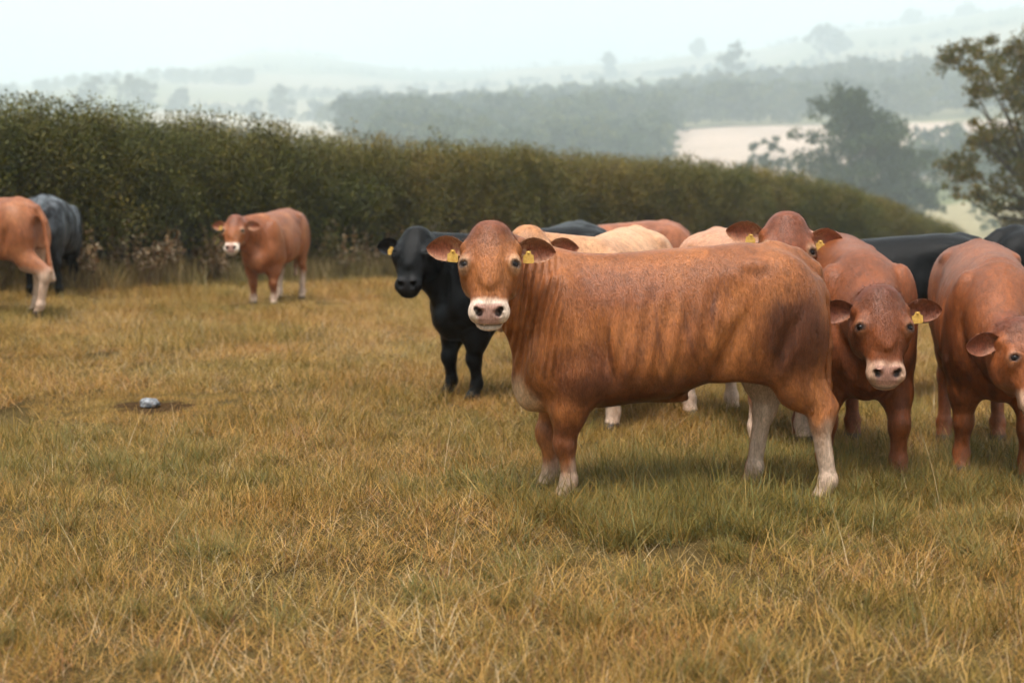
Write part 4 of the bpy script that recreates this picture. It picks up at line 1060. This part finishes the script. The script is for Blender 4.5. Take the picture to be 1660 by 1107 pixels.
make_cow('cow', 'brown cow with pale muzzle standing alone near the hedge', at(-3.15, 19.0), D(-99), dict(sock=.42, base=col(140, 79, 41)), res=.016, poll=(1.02, -.22, 1.20), yaw=4, pitch=58, scale=.96, hairs=9000, tags=(0, 1), seed=12,
         feet=dict(FL=(.6, .16), FR=(.5, -.16), HL=(-.66, .16), HR=(-.6, -.16)))
make_cow('cow', 'brown cow walking out of the picture at the left edge, tail hanging', at(-6.02, 16.1), D(160), dict(sock=.52, base=col(140, 82, 48), sockw=.8), res=.016, poll=(1.2, 0, 1.1), yaw=0, pitch=60, hairs=9000, tags=(0, 0), seed=13,
         feet=dict(HL=(-.92, .15), HR=(-.62, -.15)), tail=[(-.69, 0, 1.255), (-.80, 0, 1.2), (-.90, 0, 1.05), (-.95, .03, .8), (-.99, .05, .6), (-1.04, .07, .42)])
make_cow('cow', 'grey black roan cow seen from behind at the left edge', at(-6.0, 18.6), D(98), dict(BLK, roan=col(112, 118, 124), base=col(30, 30, 33), legdark=col(9, 9, 10)), res=.016, poll=(1.1, .1, .8), yaw=0, pitch=70, tags=(0, 0), hairs=6000, seed=14)
# ------------------------------------------------ bare soil and the pale lump
rng = np.random.default_rng(4)
k = Nodes('soil'); ge = k.n('ShaderNodeNewGeometry'); f1 = k.noise(ge.outputs['Position'], 30, 4, .7)
b = k.n('ShaderNodeBsdfPrincipled', Roughness=.95); b.inputs['Specular IOR Level'].default_value = 0; k.l(k.ramp(f1, [(.3, (.02, .012, .006)), (.7, (.08, .045, .02))]), b.inputs['Base Color']); k.l(b.outputs[0], k.out.inputs[0])
k = Nodes('pale_stone'); ge = k.n('ShaderNodeNewGeometry'); f1 = k.noise(ge.outputs['Position'], 45, 4, .7)
b = k.n('ShaderNodeBsdfPrincipled', Roughness=.8); k.l(k.ramp(f1, [(.40, (.06, .06, .065)), (.62, (.30, .31, .33))]), b.inputs['Base Color']); k.l(b.outputs[0], k.out.inputs[0])
na, nr = 36, 8
an = np.linspace(0, 2 * math.pi, na, endpoint=False); vs = [V(SOIL[0], SOIL[1], 0)]
for r in range(1, nr + 1):
    for a_ in an:
        q = r / nr * (1 + .30 * math.sin(3 * a_ + 1) + .22 * math.sin(7 * a_) + .15 * math.sin(12 * a_ + 2))
        vs.append(V(SOIL[0] + .33 * q * math.cos(a_), SOIL[1] + .32 * q * math.sin(a_), 0))
vs = np.array(vs); rr_ = np.hypot((vs[:, 0] - SOIL[0]) / .33, (vs[:, 1] - SOIL[1]) / .32)
vs[:, 2] = gz(vs[:, 0], vs[:, 1]) + .012 - .012 * rr_ + .018 * (vnoise(vs, 18, 2) - .5) * (1 - rr_.clip(0, 1))
fs = []
for r in range(1, nr):
    for i in range(na):
        j = (i + 1) % na; a0 = 1 + (r - 1) * na; a1 = 1 + r * na
        fs.append((a0 + i, a1 + i, a1 + j, a0 + j))
for i in range(0, na, 2): fs.append((0, 1 + i, 1 + (i + 1) % na, 1 + (i + 2) % na))
o = mesh_obj('bare_soil', vs, fs, M['soil'], None, smooth=True); o['kind'] = 'structure'
bm = bmesh.new(); bmesh.ops.create_icosphere(bm, subdivisions=4, radius=1)
pv = np.array([q.co[:] for q in bm.verts]); ds = 1 + .5 * (fbm(pv, 1.6, 3, 3) - .5) + .2 * (vnoise(pv, 5, 1) - .5)
for q, s_ in zip(bm.verts, ds): q.co = Vector((q.co.x * s_ * .07, q.co.y * s_ * .06, max(q.co.z * s_ * .04, -.02)))
for f_ in bm.faces: f_.smooth = True
o = bm_obj('stone', bm, M['pale_stone']); o.location = (SOIL[0] - .01, SOIL[1] - .02, SOIL[2] + .035)
tagp(o, 'small pale grey lump lying on a bare dark patch of soil', 'stone')
# ------------------------------------------------------------- grass, planted
rng = np.random.default_rng(66)
for fx, fy in FEET:      # uncropped growth round every hoof
    if fy > 14: continue
    n = 34; an = rng.uniform(0, 6.28, n); r_ = rng.uniform(.05, .30, n)
    x = fx + r_ * np.cos(an); y = fy + r_ * np.sin(an)
    P_.append(np.stack([x, y, gz(x, y)], 1)); I_.append(rng.integers(17, 19, n)); R_.append(np.stack([rng.normal(0, .15, n), rng.normal(0, .15, n), rng.uniform(0, 6.28, n)], 1))
    S_.append(np.tile(rng.uniform(.55, 1.05, (n, 1)), (1, 3)))
o = scatter('grass', np.concatenate(P_), np.concatenate(R_), np.concatenate(S_), np.concatenate(I_), gp)
tagp(o, 'rough dry yellow and olive grass covering the grazed field', 'grass')
